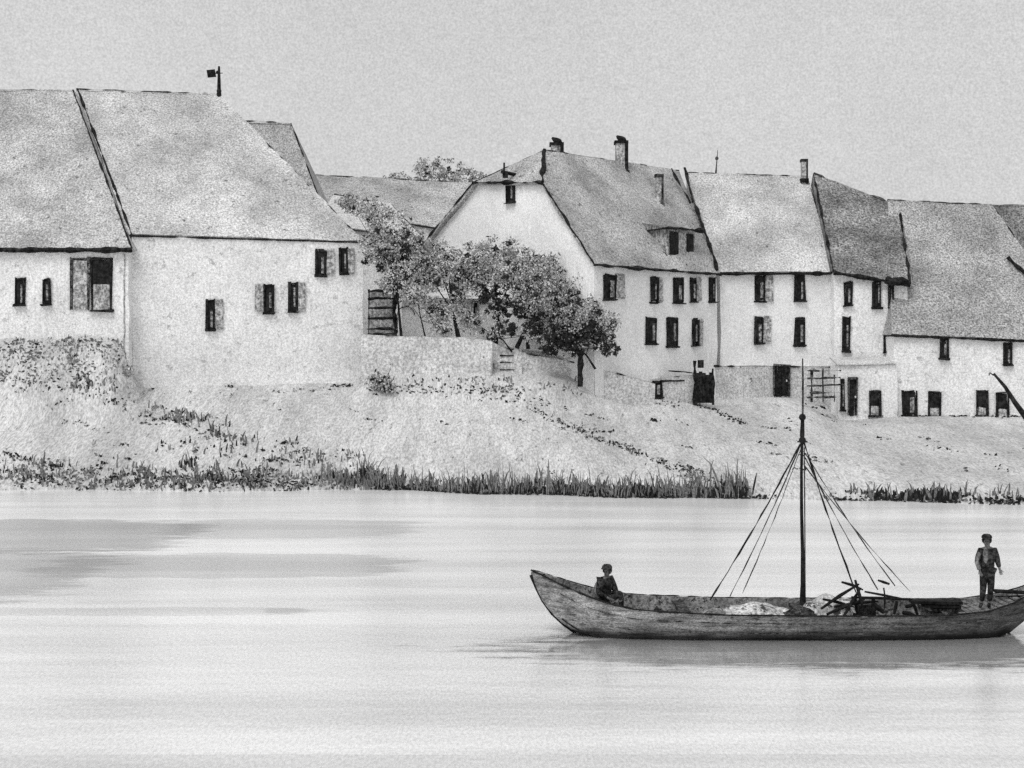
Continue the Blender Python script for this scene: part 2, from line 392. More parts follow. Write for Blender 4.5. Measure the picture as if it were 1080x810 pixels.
# E : great gable + facade running away to the right
e0 = P(627,277,80); e1 = P(756,287,88); gu = Vector((-.7,.714,0))
eL = e0+gu*15.6; eL.z = 14.2
rE = empty('house', Vector((9,84,4)), 'tall house with great white half-hipped gable and a dark dormer in its roof', 'house')
def gat(px, py):     # point on the gable plane
    return WG.hit(px, py)
WG = Wall(e0, eL); 
hipL, hipR = gat(503,193), gat(576,193)
apex0 = gat(546,160)
fu = (e1-e0); fu.z = 0; fu.normalize()
apex = apex0+fu*2.4; apex.z = CH+(HY-158)*apex.y/F
rEnd = P(716,180,97)
k_dir = gu*15.6
bk0 = e0+k_dir; bk0.z = eL.z; bk1 = e1+k_dir; bk1.z = 13.5
bm = bmesh.new(); o3 = -fu*.35; dn = Vector((0,-.0,0))
e0o = e0+o3-gu*.3+Vector((0,0,-.1)); e1o = e1-gu*.3+Vector((0,0,-.1))
hR = hipR+o3; hL = hipL+o3
slab(bm, [e0o, e1o, rEnd, apex, hR], .18)
slab(bm, [bk1, bk0+o3, hL, apex, rEnd], .18)
slab(bm, [hR, apex, hL], .16)
slab(bm, [e1o, bk1, rEnd], .16)
rfE = finish('roof', bm, M['roof_m'], rE)
bm = bmesh.new(); zb = 2.5
vb = lambda p: Vector((p.x,p.y,zb))
poly(bm, [vb(e0), e0, hipR-Vector((0,0,.1)), hipL-Vector((0,0,.1)), bk0, vb(bk0)])
poly(bm, [vb(e0), vb(e1), e1, e0]); poly(bm, [vb(e1), vb(bk1), bk1, e1]); poly(bm, [vb(bk1), vb(bk0), bk0, bk1])
finish('wall', bm, M['wall_b'], rE)
WE = Wall(e0, e1)
bm = bmesh.new(); ink(bm, e0o+Vector((0,-.1,-.08)), e1o+Vector((0,-.1,-.08)), .09, gap=.0); finish('eaves_board', bm, M['ink'], rE)
for a_, b_, r_, g_ in ((hR,e0o,.07,.08),(apex,hR,.13,.0),(hL,bk0+o3,.06,.15),(hL,hR,.09,.14),(apex,hL,.03,.25)):
    bm = bmesh.new(); ink(bm, a_, b_, r_, gap=g_); finish('verge_board', bm, M['ink'], rfE)
bm = bmesh.new(); ink(bm, apex, rEnd, .04, gap=.35); finish('ridge_tiles', bm, M['inkl'], rfE)
window(rE, WG, 535,192,543,214, name='loft_door', sill=True)
bm = bmesh.new(); p = gat(539,184); tube(bm, [p+fu*.5, p-fu*.8+Vector((0,0,.1))], .12); tube(bm, [p-fu*.6, p-fu*.6+Vector((0,0,.7))], .06)
cbox(bm, p-fu*.5+Vector((0,0,-.25)), .35,.35,.3); finish('hoist_beam', bm, M['ink'], rE)
for a in ((637,289,648,315,'r'),(686,292,692,318,'r'),(710,293,719,319,None),(728,293,733,318,'r'),(748,293,753,318,None),
          (681,335,691,362,None),(703,335,713,365,None),(730,336,735,364,'r')):
    window(rE, WE, *a[:4], shutter=a[4])
# dormer
bm = bmesh.new()
def onroof(px, py, a, b, c):
    n = (b-a).cross(c-a).normalized(); d = Vector(((px-HX)/F,1,-(py-HY)/F)); t = (a-Vector((0,0,CH))).dot(n)/d.dot(n); return d*t+Vector((0,0,CH))
def onE(px, py): return onroof(px, py, e0o, e1o, rEnd)
def onH(px,py): return onroof(px,py,*HR)
dm = empty('dormer', onE(708,270), None, None); setpar(dm, rE)
a = onE(704,270); b = onE(733,266); U = Vector((0,0,1)); wd = b-a; wd.z = 0; dep = gu*2.5; h = 1.75
box(bm, a-U*.2, wd, dep, U*(h+.2)); finish('dormer_wall', bm, M['shut'], dm)
bm = bmesh.new(); tp = a+U*(h+.02)
l0 = onE(680,244)
slab(bm, [tp-fu*.35-gu*.3, tp+wd+fu*.25-gu*.3+U*.1, tp+wd+fu*.2+gu*3.0+U*.8, tp-fu*.3+gu*3.0+U*.7], .14)
slab(bm, [tp-fu*.35-gu*.3, tp-fu*.3+gu*3.0+U*.7, l0], .1)
finish('dormer_roof', bm, M['roof_d'], dm)
n_ = -gu
for f0, f1 in ((.06,.36),(.68,.92)): bm = bmesh.new(); box(bm, a+wd*f0+n_*.02+U*.1, wd*(f1-f0), n_*.06, U*(h-.25)); finish('dormer_window', bm, M['pane'], dm)
bm = bmesh.new(); ink(bm, tp-fu*.4-gu*.35, tp+wd+fu*.3-gu*.35+U*.1, .11, gap=-.2); ink(bm, l0, tp-fu*.4-gu*.35, .05, gap=0); ink(bm, l0, a-fu*.1, .05, gap=.1); finish('dormer_edge', bm, M['ink'], dm)
# chimneys E
def chimney(par, px, pyb, pyt, w, Y, cap=True, mat='ink', lit=None):
    b = P(px,pyb,Y); t = P(px,pyt,Y); h = t.z-b.z; bm = bmesh.new()
    cbox(bm, b-Vector((0,0,.8)), w*.8, w*.8, h+.6, 0)
    cbox(bm, b+Vector((0,0,h-.2)), w, w, .2, 1)
    if cap:
        tube(bm, [t+Vector((math.sin(q*.35)*.25-.1, 0, .02+q*.07)) for q in range(5)], [w*.42,w*.45,w*.4,w*.33,w*.2], 8, 1)
    tube(bm, [b+Vector((w*.36,-w*.36,h*.9)), b+Vector((w*.36,-w*.36,-.3))], w*.14, 6, 1)  # dark strip down the right corner, shaded side put into the colour
    cbox(bm, b+Vector((0,-.02,-.2)), w*1.15, w*1.15, .3, 1)
    return finish('chimney', bm, [M['shut'], M[mat]], par)
chimney(rfE, 587, 163, 151, .95, 89); chimney(rfE, 655, 182, 149, .95, 92)
chimney(rfE, 695, 216, 184, .6, 91, cap=False, mat='inkl')
# seam ridge stroke between E and F + sticks
for a_, b_, r_ in ((P(708,178,94.5),P(728,214,92.5),.07),(P(722,177,94.5),P(731,213,92.5),.10),(P(731,210,92.5),P(757,284,87.6),.11)):
    bm = bmesh.new(); ink(bm, a_, b_, r_, gap=.03); finish('party_wall_capping', bm, M['ink'], rfE)
# F
rF, wF, rfF, _ = house('house', 'middle house with bright white front, pale roof and dark double door below', P(758,287,88.2), P(882,287,89.5), P(726,182,95), P(851,186,96.5), 3.0,
    roof='roof_l', wall='wall_b', er=.11, gap=-.1, ridge_r=.04, verge_r=.05, lv=False, rv=True, vgap=0, over=.25)
for a in ((797,291,806,317,'r'),(838,290,848,317,None),(796,334,804,362,'r'),(838,335,848,364,None)):
    window(rF, wF, *a[:4], shutter=a[4])
wF2 = Wall(wF.a+wF.n*.5, wF.a+wF.n*.5+wF.u)
bm = bmesh.new(); a = wF2.hit(752,386); b = wF2.hit(882,387); 
box(bm, Vector((a.x,a.y,1.5)), b-a-Vector((0,0,(b-a).z)), -wF.n*.75, Vector((0,0,a.z-1.5))); finish('plinth', bm, M['wall_g'], rF)
bm = bmesh.new(); ink(bm, a+wF.n*.06, b+wF.n*.06, .06, gap=.3); finish('string_course', bm, M['ink'], rF)
door(rF, wF2, 815,386,833,418)
chimney(rfF, 848, 190, 168, .5, 96, cap=False)
bm = bmesh.new(); tube(bm, [P(755,183,95.5), P(756,170,95.5), P(757,158,95.5)], [.07,.04,.02]); bmesh.ops.create_uvsphere(bm, u_segments=6, v_segments=5, radius=.14, matrix=Matrix.Translation(P(756,167,95.5))); finish('finial', bm, M['inkl'], rfF)
# G
rG, wG, rfG, _ = house('house', 'narrow house with the darkest roof and a black eaves corner, beside the bright house', P(879,286,88.5), P(960,299,87.5), P(858,183,95.5), P(948,217,94), 2.0,
    roof='roof_d', wall='wall', er=.13, gap=-.2, ridge_r=.07, verge_r=.08, vgap=.05, over=.25)
for a in ((891,297,898,322),(921,297,929,324),(938,301,941,324),(889,334,896,370),(933,349,944,371)): window(rG, wG, *a)
bm = bmesh.new(); p = P(951,292,87.3); ink(bm, P(934,295,87.3), P(958,297,87.2), .28, gap=-.6, rv=.4); finish('gutter_box', bm, M['ink'], rG)
# H
HR = (P(948,352,86), P(1090,358,84.5), P(1060,216,94))
rH, wH, rfH, _ = house('long_house', 'long low house at the right with huge mottled roof and small cellar windows', P(940,352,86), P(1150,361,84.5), P(936,211,94), P(1046,216,94.5), 1.8,
    roof='roof_h', wall='wall', er=.085, gap=-.3, ridge_r=.05, verge_r=.05, lv=False, rv=True, vgap=.25, over=.2)
for a in ((992,358,999,378),(1059,362,1066,384)): window(rH, wH, *a)
wH2 = wH
for i, a in enumerate(((893,397,904,437),(952,412,966,438),(979,413,992,439),(1030,412,1041,438),(1051,413,1063,440))):
    if i == 0: continue
    window(rH, wH, *a, name='cellar_window', half=.0 if i < 2 else .35)
window(rH, wH, 1090,364,1098,384)
# wing joining G and H at ground level
rW = empty('outbuilding', P(905,438,85.5), 'low white outbuilding with a tall black doorway at the foot of the dark-roofed house', 'outbuilding')
a = P(884,385,86); b = P(946,372,85.9); bm = bmesh.new()
box(bm, Vector((a.x,a.y,1.5)), Vector((b.x-a.x,b.y-a.y,0)), Vector((0,2.0,0)), Vector((0,0,a.z-1.5))); finish('wall', bm, M['wall'], rW)
bm = bmesh.new(); slab(bm, [a+Vector((-.1,-.2,.1)), Vector((b.x-.1,b.y-.2,a.z+.1)), Vector((b.x-.1,b.y+2,a.z+.5)), a+Vector((-.1,2,.5))], .08); finish('roof', bm, M['wall_g'], rW)
wW = Wall(a, Vector((b.x,b.y,a.z)))
door(rW, wW, 894,400,904,438); window(rW, wW, 917,412,928,438, name='cellar_window', half=.4); window(rW, wW, 887,400,890,432)
# I behind at far right
rI, wI, rfI, _ = house('house', 'house at the right edge behind the long house, dark steep roof above its ridge', P(1035,300,103), P(1300,300,103), P(1044,216,108), P(1290,220,108), 3,
    roof='roof_d', wall='wall_g', lv=False, rv=False, er=.05)
bm = bmesh.new(); ink(bm, onH(1063,272), onH(1110,312), .16, gap=-.3); finish('valley_gutter', bm, M['ink'], rfH)

# ------------------------------------------------------------------ garden terrace, walls, gates
# terrace earth
gp = [P(388,357,79.4), P(516,359,80.2), P(520,372,80.4), P(600,382,82.2), P(652,393,82.6)]
bm = bmesh.new()
front = [(388,356,79.6),(455,357,79.9),(516,359,80.2),(530,366,80.8),(560,370,81.4),(600,378,82.0),(636,388,81.2)]
fr = [P(*q) for q in front]
tp_ = [bm.verts.new(p) for p in fr]; bt = [bm.verts.new(Vector((p.x,p.y,2.0))) for p in fr]; bk = [bm.verts.new(p+Vector((0.0,(9 if i < 5 else 3),.2))) for i, p in enumerate(fr)]
for i in range(len(fr)-1):
    bm.faces.new((tp_[i],bt[i],bt[i+1],tp_[i+1])); bm.faces.new((tp_[i],tp_[i+1],bk[i+1],bk[i]))
tag(finish('terrace', bm, M['stone']), kind='structure')
def wallrun(name, label, pts, thick, mat, cat='garden wall', cap=True, base=2.0):
    r = empty(name, Vector((pts[0].x, pts[0].y, terr(pts[0].x,pts[0].y))), label, cat)
    bm = bmesh.new(); bc = bmesh.new()
    for a, b in zip(pts, pts[1:]):
        d = (b-a); d.z = 0; n = Vector((d.y,-d.x,0)).normalized()
        if n.y > 0: n = -n
        v = [a, b, b-n*thick, a-n*thick]; t_ = [bm.verts.new(p) for p in v]; q_ = [bm.verts.new(Vector((p.x,p.y,base))) for p in v]
        for i in range(4): bm.faces.new((t_[i],q_[i],q_[(i+1)%4],t_[(i+1)%4]))
        bm.faces.new(t_)
        if cap: ink(bc, a+n*.05, b+n*.05, .035, gap=.4)
    finish('wall_body', bm, M[mat], r)
    if cap: finish('coping', bc, M['inkl'], r)
    else: bc.free()
    return r
wallrun('garden_wall', 'long grey retaining wall under the trees, right of the broad white house', [P(381,353,78.9), P(455,355,79.3), P(517,358,79.6)], .4, 'stone')
wallrun('garden_wall', 'lower stepped wall right of the garden steps, below the dark bush', [P(549,372,80.6), P(600,381,81.4), P(650,394,80.3), P(690,404,81.2)], .4, 'stone')
# fold/corner post of wall
rP = empty('wall_buttress', P(516,402,79.2), 'short upright buttress at the corner of the retaining wall beside the steps', 'buttress')
bm = bmesh.new(); ink(bm, P(516,360,79.2), P(517,400,79.0), .05, gap=.2); p = P(517,400,79.4); box(bm, P(513,404,79.3), Vector((.35,0,0)), Vector((0,.4,0)), Vector((0,0,2.5))); finish('buttress_body', bm, [M['stone']], rP)
rS = empty('garden_steps', P(538,398,79.9), 'small flight of stone steps between the two garden walls', 'steps')
for i, y in enumerate((398,390,382,375,368)):
    bm = bmesh.new(); p = P(521,y,79.6+i*.33); cbox(bm, p+Vector((.85,.3,-.5)), 1.65, .6, .5)
    finish('step', bm, M['stone'], rS)
    bm = bmesh.new(); ink(bm, p+Vector((.35,-.02,0)), p+Vector((1.2,-.02,0)), .035, gap=.1, step=.2); finish('step_edge', bm, M['ink'], rS)
# ladder-like gate
rL = empty('slatted_gate', P(403,354,80.3), 'slatted timber gate with five dark rails between white house and trees', 'gate')
W0 = Wall(P(388,353,79.9), P(418,353,80.2))
bm = bmesh.new(); ink(bm, W0.hit(389,305), W0.hit(389,352), .05, gap=.1); finish('gate_post', bm, M['inkl'], rL)
bm = bmesh.new(); ink(bm, W0.hit(416.5,306), W0.hit(416.5,354), .13, gap=-.5, rv=.3); finish('gate_post', bm, M['ink'], rL)
for y in (307,315,325,336,347,353):
    bm = bmesh.new(); ink(bm, W0.hit(388,y,.05), W0.hit(418,y-.5,.05), .085, gap=-.2, rv=.35, step=.25); finish('rail', bm, M['ink'], rL)
bm = bmesh.new(); a = W0.hit(390,353,-.3); b = W0.hit(416,353,-.3); box(bm, a, b-a, -W0.n*.1, Vector((0,0,2.6))); finish('gate_boards', bm, M['shut'], rL)
# pale garden house with arched niche behind the trees
rGh, wGh, rfGh, _ = house('garden_house', 'low white garden house with arched niche behind the row of trees', P(418,312,84), P(600,318,86), P(424,290,88), P(596,296,90), 6.0,
    roof='wall_g', wall='wall', er=.035, ridge_r=.03, gap=.3, lv=False, rv=False)
bm = bmesh.new(); c = wGh.hit(428,352); pts = [c+wGh.u*(-.55)+wGh.n*.06]+[c+wGh.u*(-.55*math.cos(q*math.pi/6))+Vector((0,0,1.2+.55*math.sin(q*math.pi/6)))+wGh.n*.06 for q in range(7)]
for a, b in zip(pts, pts[1:]): ink(bm, a, b, .04, gap=0, step=.2)
finish('arched_niche', bm, M['inkl'], rGh)
for a in ((463,316,470,342),(498,318,504,340)): window(rGh, wGh, *a, frame_mat='shut')
# post/figure below dark bush
rB2 = empty('bollard', P(612,397,80.4), 'short black post standing below the dark bush', 'post')
bm = bmesh.new(); p = P(612,399,79.0); tube(bm, [p+Vector((jig(.03),0,z)) for z in (-.5,0,.4,.8,1.15,1.35)], [.15,.17,.13,.2,.16,.12], 8); finish('post_shaft', bm, M['ink'], rB2)
bm = bmesh.new(); bmesh.ops.create_uvsphere(bm, u_segments=8, v_segments=6, radius=.19, matrix=Matrix.Translation(p+Vector((.02,0,1.42)))); finish('post_cap', bm, M['ink'], rB2)
# yard wall + door in front of E
rY = wallrun('yard_wall', 'low grey yard wall with a dark hatch at the foot of the gabled house', [P(690,400,83.4), P(738,394,84.2)], .35, 'wall_g')
WY = Wall(P(690,400,83.4), P(738,394,84.2))
window(rY, WY, 688,402,697,418, name='hatch'); 
bm = bmesh.new(); ink(bm, WY.hit(697,402,.06), WY.hit(722,401,.06), .05, gap=.1); ink(bm, WY.hit(705,391,.06), WY.hit(737,394,.06), .06, gap=.1); finish('lintel', bm, M['ink'], rY)
rK = empty('gate_house', P(745,425,83.6), 'tall black plank gate between two posts, at the foot of the seam between houses', 'gate')
WK = Wall(P(736,425,83.8), P(755,425,84))
bm = bmesh.new()
for i in range(5): 
    a = WK.hit(734+i*3.6,425); box(bm, a, WK.u*.2, -WK.n*.1, Vector((0,0,1.9+jig(.12))))
finish('gate_leaf', bm, M['ink'], rK)
for x in (733,752):
    bm = bmesh.new(); a = WK.hit(x,427,.02); ink(bm, a, a+Vector((0,0,2.3+(x<740)*.5)), .12, gap=-.4, rv=.4); finish('gate_post', bm, M['ink'], rK)
bm = bmesh.new(); a = WK.hit(739,388); cbox(bm, a, .35,.3,.5); finish('gate_lantern', bm, M['ink'], rK)
# fence / woodpile between F and G
rFn = empty('paling_fence', P(868,420,85), 'ragged low paling fence between the bright house and the outbuilding', 'fence')
for x in (856,868,880):
    bm = bmesh.new(); a = P(x,424,85.0); ink(bm, a, a+Vector((0,0,2.0+jig(.3))), .06, gap=.1); finish('fence_post', bm, M['inkl'], rFn)
for y in (391,399,407,414,419):
    bm = bmesh.new(); ink(bm, P(852+jig(4),y,84.9), P(888+jig(3),y+jig(1.5),84.9), .05, gap=.28, step=.3); finish('fence_rail', bm, M['inkl'], rFn)
# leaning spar at right edge
rSp = empty('leaning_spar', P(1078,440,81), 'thick black spar leaning at the right edge in front of the long house', 'spar')
bm = bmesh.new(); tube(bm, [P(1048,394,80.5),P(1060,408,80.2),P(1070,424,80.0),P(1086,446,79.6),P(1094,456,79.3)], [.07,.11,.15,.2,.2], 7); finish('spar_pole', bm, M['ink'], rSp)
bm = bmesh.new(); tube(bm, [P(1048,396,80.5),P(1044,393,80.5),P(1043,396,80.5)], .04); finish('spar_hook', bm, M['ink'], rSp)
# hook bracket by H
# wall foot strokes: loose stones and soil lip along the wall feet
def chain(pts, step, fn):
    for a, b in zip(pts, pts[1:]):
        L_ = math.hypot(b[0]-a[0], b[1]-a[1]); n = max(1,int(L_/step))
        for i in range(n): fn(a[0]+(b[0]-a[0])*i/n, a[1]+(b[1]-a[1])*i/n)

# ------------------------------------------------------------------ trees
def leafball(bm, c, r, n, size, wts, squash=.8, stroke=False):
    for _ in range(n):
        d = Vector((random.gauss(0,1),random.gauss(0,1),random.gauss(0,1))).normalized()*(random.random()**.45)
        p = c+Vector((d.x*r, d.y*r, d.z*r*squash))
        s = size*random.uniform(.5,1.4)
        a = Vector((random.gauss(0,1),random.gauss(0,.6),random.gauss(0,1))).normalized(); b = a.cross(Vector((random.gauss(0,.4),1,random.gauss(0,.4)))).normalized()
        mi = random.choices((0,1,2), wts)[0]
        el = 2.0 if mi == 2 else 1.2
        poly(bm, [p-a*s*el*.5, p-b*s*.35, p+a*s*el*.5, p+b*s*.35], mi)
def tree(name, label, lobes, trunk_px, groundpt, dark=.12, dens=1.0, size=.16, cat='tree', group=None, tw=.14):
    root = empty(name, groundpt, label, cat, group)
    bm = bmesh.new(); top = lobes[0][0]
    mid = groundpt.lerp(top, .55)+Vector((jig(.2),0,0))
    tube(bm, [groundpt-Vector((0,0,.3)), groundpt.lerp(mid,.5)+Vector((jig(.15),0,0)), mid, top], [tw*1.5,tw,tw*.7,tw*.2], 7)
    for c, r, dk in lobes:
        s = groundpt.lerp(mid, random.uniform(.5,1)); tube(bm, [s, s.lerp(c,.6)+Vector((jig(.2),jig(.2),jig(.2))), c], [tw*.55,tw*.3,tw*.12], 5)
        for q in range(4):
            e = c+Vector((jig(r),jig(r),jig(r*.6))); tube(bm, [c, e], [tw*.14,tw*.05], 4)
    finish('trunk', bm, M['ink'], root)
    bm = bmesh.new()
    for c, r, dk in lobes:
        # clumps
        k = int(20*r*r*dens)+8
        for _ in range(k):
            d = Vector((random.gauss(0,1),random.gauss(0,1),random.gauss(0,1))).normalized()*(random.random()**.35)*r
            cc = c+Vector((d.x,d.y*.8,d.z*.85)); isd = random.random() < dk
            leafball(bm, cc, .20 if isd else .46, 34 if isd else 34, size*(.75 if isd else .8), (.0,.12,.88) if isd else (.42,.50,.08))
    finish('crown', bm, [M['leaf_l'],M['leaf_m'],M['leaf_d']], root)
    return root
def lobe(px, py, Y, rpx, dk): return (P(px,py,Y), rpx*Y/F, dk)  # dk: share of dark leaves, mostly higher in low lobes to paint crown shade
G_ = 'trees in front of the garden house'
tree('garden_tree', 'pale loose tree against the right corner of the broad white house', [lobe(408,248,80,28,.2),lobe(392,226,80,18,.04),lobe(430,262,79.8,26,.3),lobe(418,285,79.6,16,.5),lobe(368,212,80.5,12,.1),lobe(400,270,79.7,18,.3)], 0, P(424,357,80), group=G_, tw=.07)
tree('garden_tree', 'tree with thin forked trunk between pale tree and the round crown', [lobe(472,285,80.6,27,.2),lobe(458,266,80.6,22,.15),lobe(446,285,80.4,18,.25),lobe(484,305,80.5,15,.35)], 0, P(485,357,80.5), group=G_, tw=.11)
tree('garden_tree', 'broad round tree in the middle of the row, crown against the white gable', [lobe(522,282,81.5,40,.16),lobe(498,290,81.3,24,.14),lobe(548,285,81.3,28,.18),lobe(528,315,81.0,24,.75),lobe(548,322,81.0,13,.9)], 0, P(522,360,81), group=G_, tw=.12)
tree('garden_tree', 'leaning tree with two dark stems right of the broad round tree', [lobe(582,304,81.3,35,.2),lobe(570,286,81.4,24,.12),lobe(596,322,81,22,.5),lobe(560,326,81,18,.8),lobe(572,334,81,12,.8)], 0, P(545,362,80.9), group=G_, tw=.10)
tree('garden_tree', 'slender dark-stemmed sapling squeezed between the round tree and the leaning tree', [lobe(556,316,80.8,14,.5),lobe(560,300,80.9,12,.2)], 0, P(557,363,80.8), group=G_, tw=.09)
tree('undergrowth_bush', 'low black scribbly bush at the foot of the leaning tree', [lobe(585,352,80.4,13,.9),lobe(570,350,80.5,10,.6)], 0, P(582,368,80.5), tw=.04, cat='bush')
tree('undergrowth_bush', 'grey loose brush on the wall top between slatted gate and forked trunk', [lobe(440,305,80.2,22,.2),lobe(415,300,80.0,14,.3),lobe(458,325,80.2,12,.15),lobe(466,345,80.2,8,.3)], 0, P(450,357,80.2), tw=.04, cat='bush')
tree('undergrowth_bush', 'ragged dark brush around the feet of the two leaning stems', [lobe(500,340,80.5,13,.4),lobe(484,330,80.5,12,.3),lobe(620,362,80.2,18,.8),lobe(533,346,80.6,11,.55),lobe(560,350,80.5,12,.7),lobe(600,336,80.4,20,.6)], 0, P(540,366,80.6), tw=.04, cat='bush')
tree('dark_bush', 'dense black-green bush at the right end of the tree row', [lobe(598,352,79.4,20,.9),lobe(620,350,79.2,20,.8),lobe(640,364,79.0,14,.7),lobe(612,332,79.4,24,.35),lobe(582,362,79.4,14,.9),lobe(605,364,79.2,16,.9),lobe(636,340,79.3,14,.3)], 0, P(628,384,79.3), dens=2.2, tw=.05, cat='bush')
tree('small_shrub', 'small shrub straddling the top of the garden wall near two dark stems', [lobe(517,352,80.6,9,.6)], 0, P(517,362,80.5), tw=.05, cat='shrub', group='low shrubs by the walls')
tree('far_tree', 'faint feathery tree behind the low grey roof, beside the gable peak', [lobe(455,188,116,18,.03),lobe(480,184,116,20,.05),lobe(430,192,116,16,.03),lobe(445,178,116,12,.08),lobe(412,190,116,9,.1),lobe(498,190,116,14,.04),lobe(466,176,116,10,.1)], 0, P(455,240,116), dens=.2, size=.2, tw=.08)
tree('small_shrub', 'grey round shrub alone at the foot of the broad white house', [lobe(398,405,77.4,10,.25),lobe(408,406,77.4,6,.4)], 0, on_ground(399,412), size=.16, tw=.04, cat='shrub', group='low shrubs by the walls')
tree('small_shrub', 'scrubby dark shrub at the corner where the two white houses meet', [lobe(120,400,75.8,9,.55),lobe(102,402,75.8,8,.5),lobe(88,400,75.9,6,.5),lobe(130,390,76,6,.4)], 0, on_ground(112,411), size=.16, tw=.04, cat='shrub', group='low shrubs by the walls')
tree('small_shrub', 'faint scrub against the wall at the left edge below narrow windows', [lobe(40,398,76,14,.12),lobe(70,390,76.1,12,.15),lobe(20,402,75.9,9,.12)], 0, on_ground(45,409), size=.16, dens=.5, tw=.04, cat='shrub', group='low shrubs by the walls')

# ------------------------------------------------------------------ grasses and reeds (stuff)
def tuft(bm, p, h, n, spread, dk, lean=.15, w=.03):
    for _ in range(n):
        q = p+Vector((random.gauss(0,spread),random.gauss(0,spread*.6),0)); q.z = max(terr(q.x,q.y),-.05)-.03
        dark = random.random() < dk; m = 1 if dark else 0
        if random.random() < (.45 if h < .5 else .2):      # broad ground leaf
            c = q+Vector((0,0,random.uniform(0,.25)*h+.05)); s_ = random.uniform(.06,.15)
            a = Vector((random.gauss(0,1),random.gauss(0,1),random.gauss(0,.6))).normalized()*s_; b = a.cross(Vector((0,1,.3))).normalized()*s_*.6
            poly(bm, [c-a, c-b, c+a, c+b], m); continue
        hh = h*random.uniform(.3,1.15)*(.6 if dark else 1.0); d = Vector((random.gauss(0,lean),random.gauss(0,lean*.5),1))*hh
        ww = w*random.uniform(.6,1.6); bend = random.gauss(0,.10)*hh
        pts = [q, q+d*.4+Vector((bend*.2,0,0)), q+d*.75+Vector((bend*.7,0,0)), q+d+Vector((bend*1.6,0,-abs(bend)*.5))]
        x = Vector((ww,0,0)); pv = None
        for k, (pt, f_) in enumerate(zip(pts, (.8,1,.8,.3))):
            v = (bm.verts.new(pt-x*f_), bm.verts.new(pt+x*f_+Vector((0,ww*.4,0))))
            if pv: bm.faces.new((pv[0],pv[1],v[1],v[0])).material_index = m
            pv = v
bm = bmesh.new()
def line_tufts(pts, step, h, n, sp, dk, keep=.8, jit=3, w=.035):
    def f(x, y):
        hv = 1+.7*noise.noise(Vector((x*.045,y*.03,h)))+.35*noise.noise(Vector((x*.17,3,h)))
        if random.random() < keep*min(1,hv+.15): tuft(bm, on_ground(x+jig(jit*2), y+jig(jit)), h*hv*random.uniform(.6,1.3), max(2,int(n*random.uniform(.4,1.3))), sp, dk, w=w)
    chain(pts, step, f)
# waterline growth, left
line_tufts([(0,508),(60,512),(130,514),(200,512),(280,515),(330,512)], 6, .35, 14, .3, .35, .8, 5)
line_tufts([(120,505),(200,507),(285,512)], 5, .3, 14, .25, .6, .7, 3)
line_tufts([(0,478),(20,486),(45,492),(70,492),(90,497)], 6, .35, 12, .2, .75, .8, 4)
line_tufts([(0,500),(30,502),(70,506)], 7, .4, 10, .3, .6, .8, 5)
line_tufts([(190,495),(210,492),(215,485)], 5, .8, 9, .2, .6, .9, 3)
line_tufts([(60,405),(80,412),(110,420),(135,432),(160,442),(180,446),(200,452)], 5, .28, 8, .18, .6, .6, 2)
line_tufts([(175,445),(200,446),(220,450),(230,462)], 6, .6, 9, .2, .5, .9, 5)
line_tufts([(70,446),(90,452),(112,458),(128,466)], 9, .2, 7, .1, .8, .7, 2)
for x, y in ((108,482),(110,490),(122,484),(135,486),(258,472),(275,478),(288,497),(300,470),(315,478),(325,490)): line_tufts([(x,y),(x+2,y)], 2, .35, 10, .1, .8, 1, 1)
line_tufts([(210,470),(205,480),(200,490)], 5, .5, 5, .1, .3, .8, 2, .02)
line_tufts([(230,500),(255,503),(280,510)], 5, .3, 14, .2, .85, .9, 3)
line_tufts([(290,485),(330,492),(370,505)], 7, .5, 12, .3, .35, .9, 10)
line_tufts([(0,496),(60,500),(120,506),(200,505),(290,505),(340,510)], 4, .45, 10, .4, .25, .9, 9)
line_tufts([(215,462),(250,470),(300,474),(340,486),(380,496)], 7, .5, 9, .4, .25, .75, 8)
line_tufts([(140,430),(200,440),(235,458)], 5, .5, 8, .3, .2, .8, 5)
line_tufts([(10,405),(60,408),(120,414)], 5, .5, 8, .3, .35, .8, 4)
line_tufts([(200,508),(270,511),(330,514)], 4, .15, 16, .3, .9, .7, 1.5)
line_tufts([(150,470),(200,476),(260,490),(300,500)], 8, .5, 8, .3, .5, .7, 10)
for q in range(46):
    x = random.uniform(0,1080); y = 425+random.random()**1.5*70
    line_tufts([(x,y),(x+random.uniform(8,26),y+random.uniform(2,9))], 4, .10, 5, .15, .55, .8, 1)
for q in range(230):
    x = random.uniform(0,136); y = random.uniform(356,404)
    line_tufts([(x,y),(x+3,y+.5)], 2, .20, 5, .2, .12, .9, 1)
for q in range(40):
    x = random.uniform(390,680); y = random.uniform(398,412)+(x-390)*.02
    line_tufts([(x,y),(x+3,y)], 2, .3, 6, .25, .25, .9, 1)
reeds = bm; 
tag(finish('grass', reeds, [M['grass_l'],M['leaf_d']]), 'patchy pale and dark grass tufts scattered over the river bank', 'grass', kind='stuff')
bm = bmesh.new()
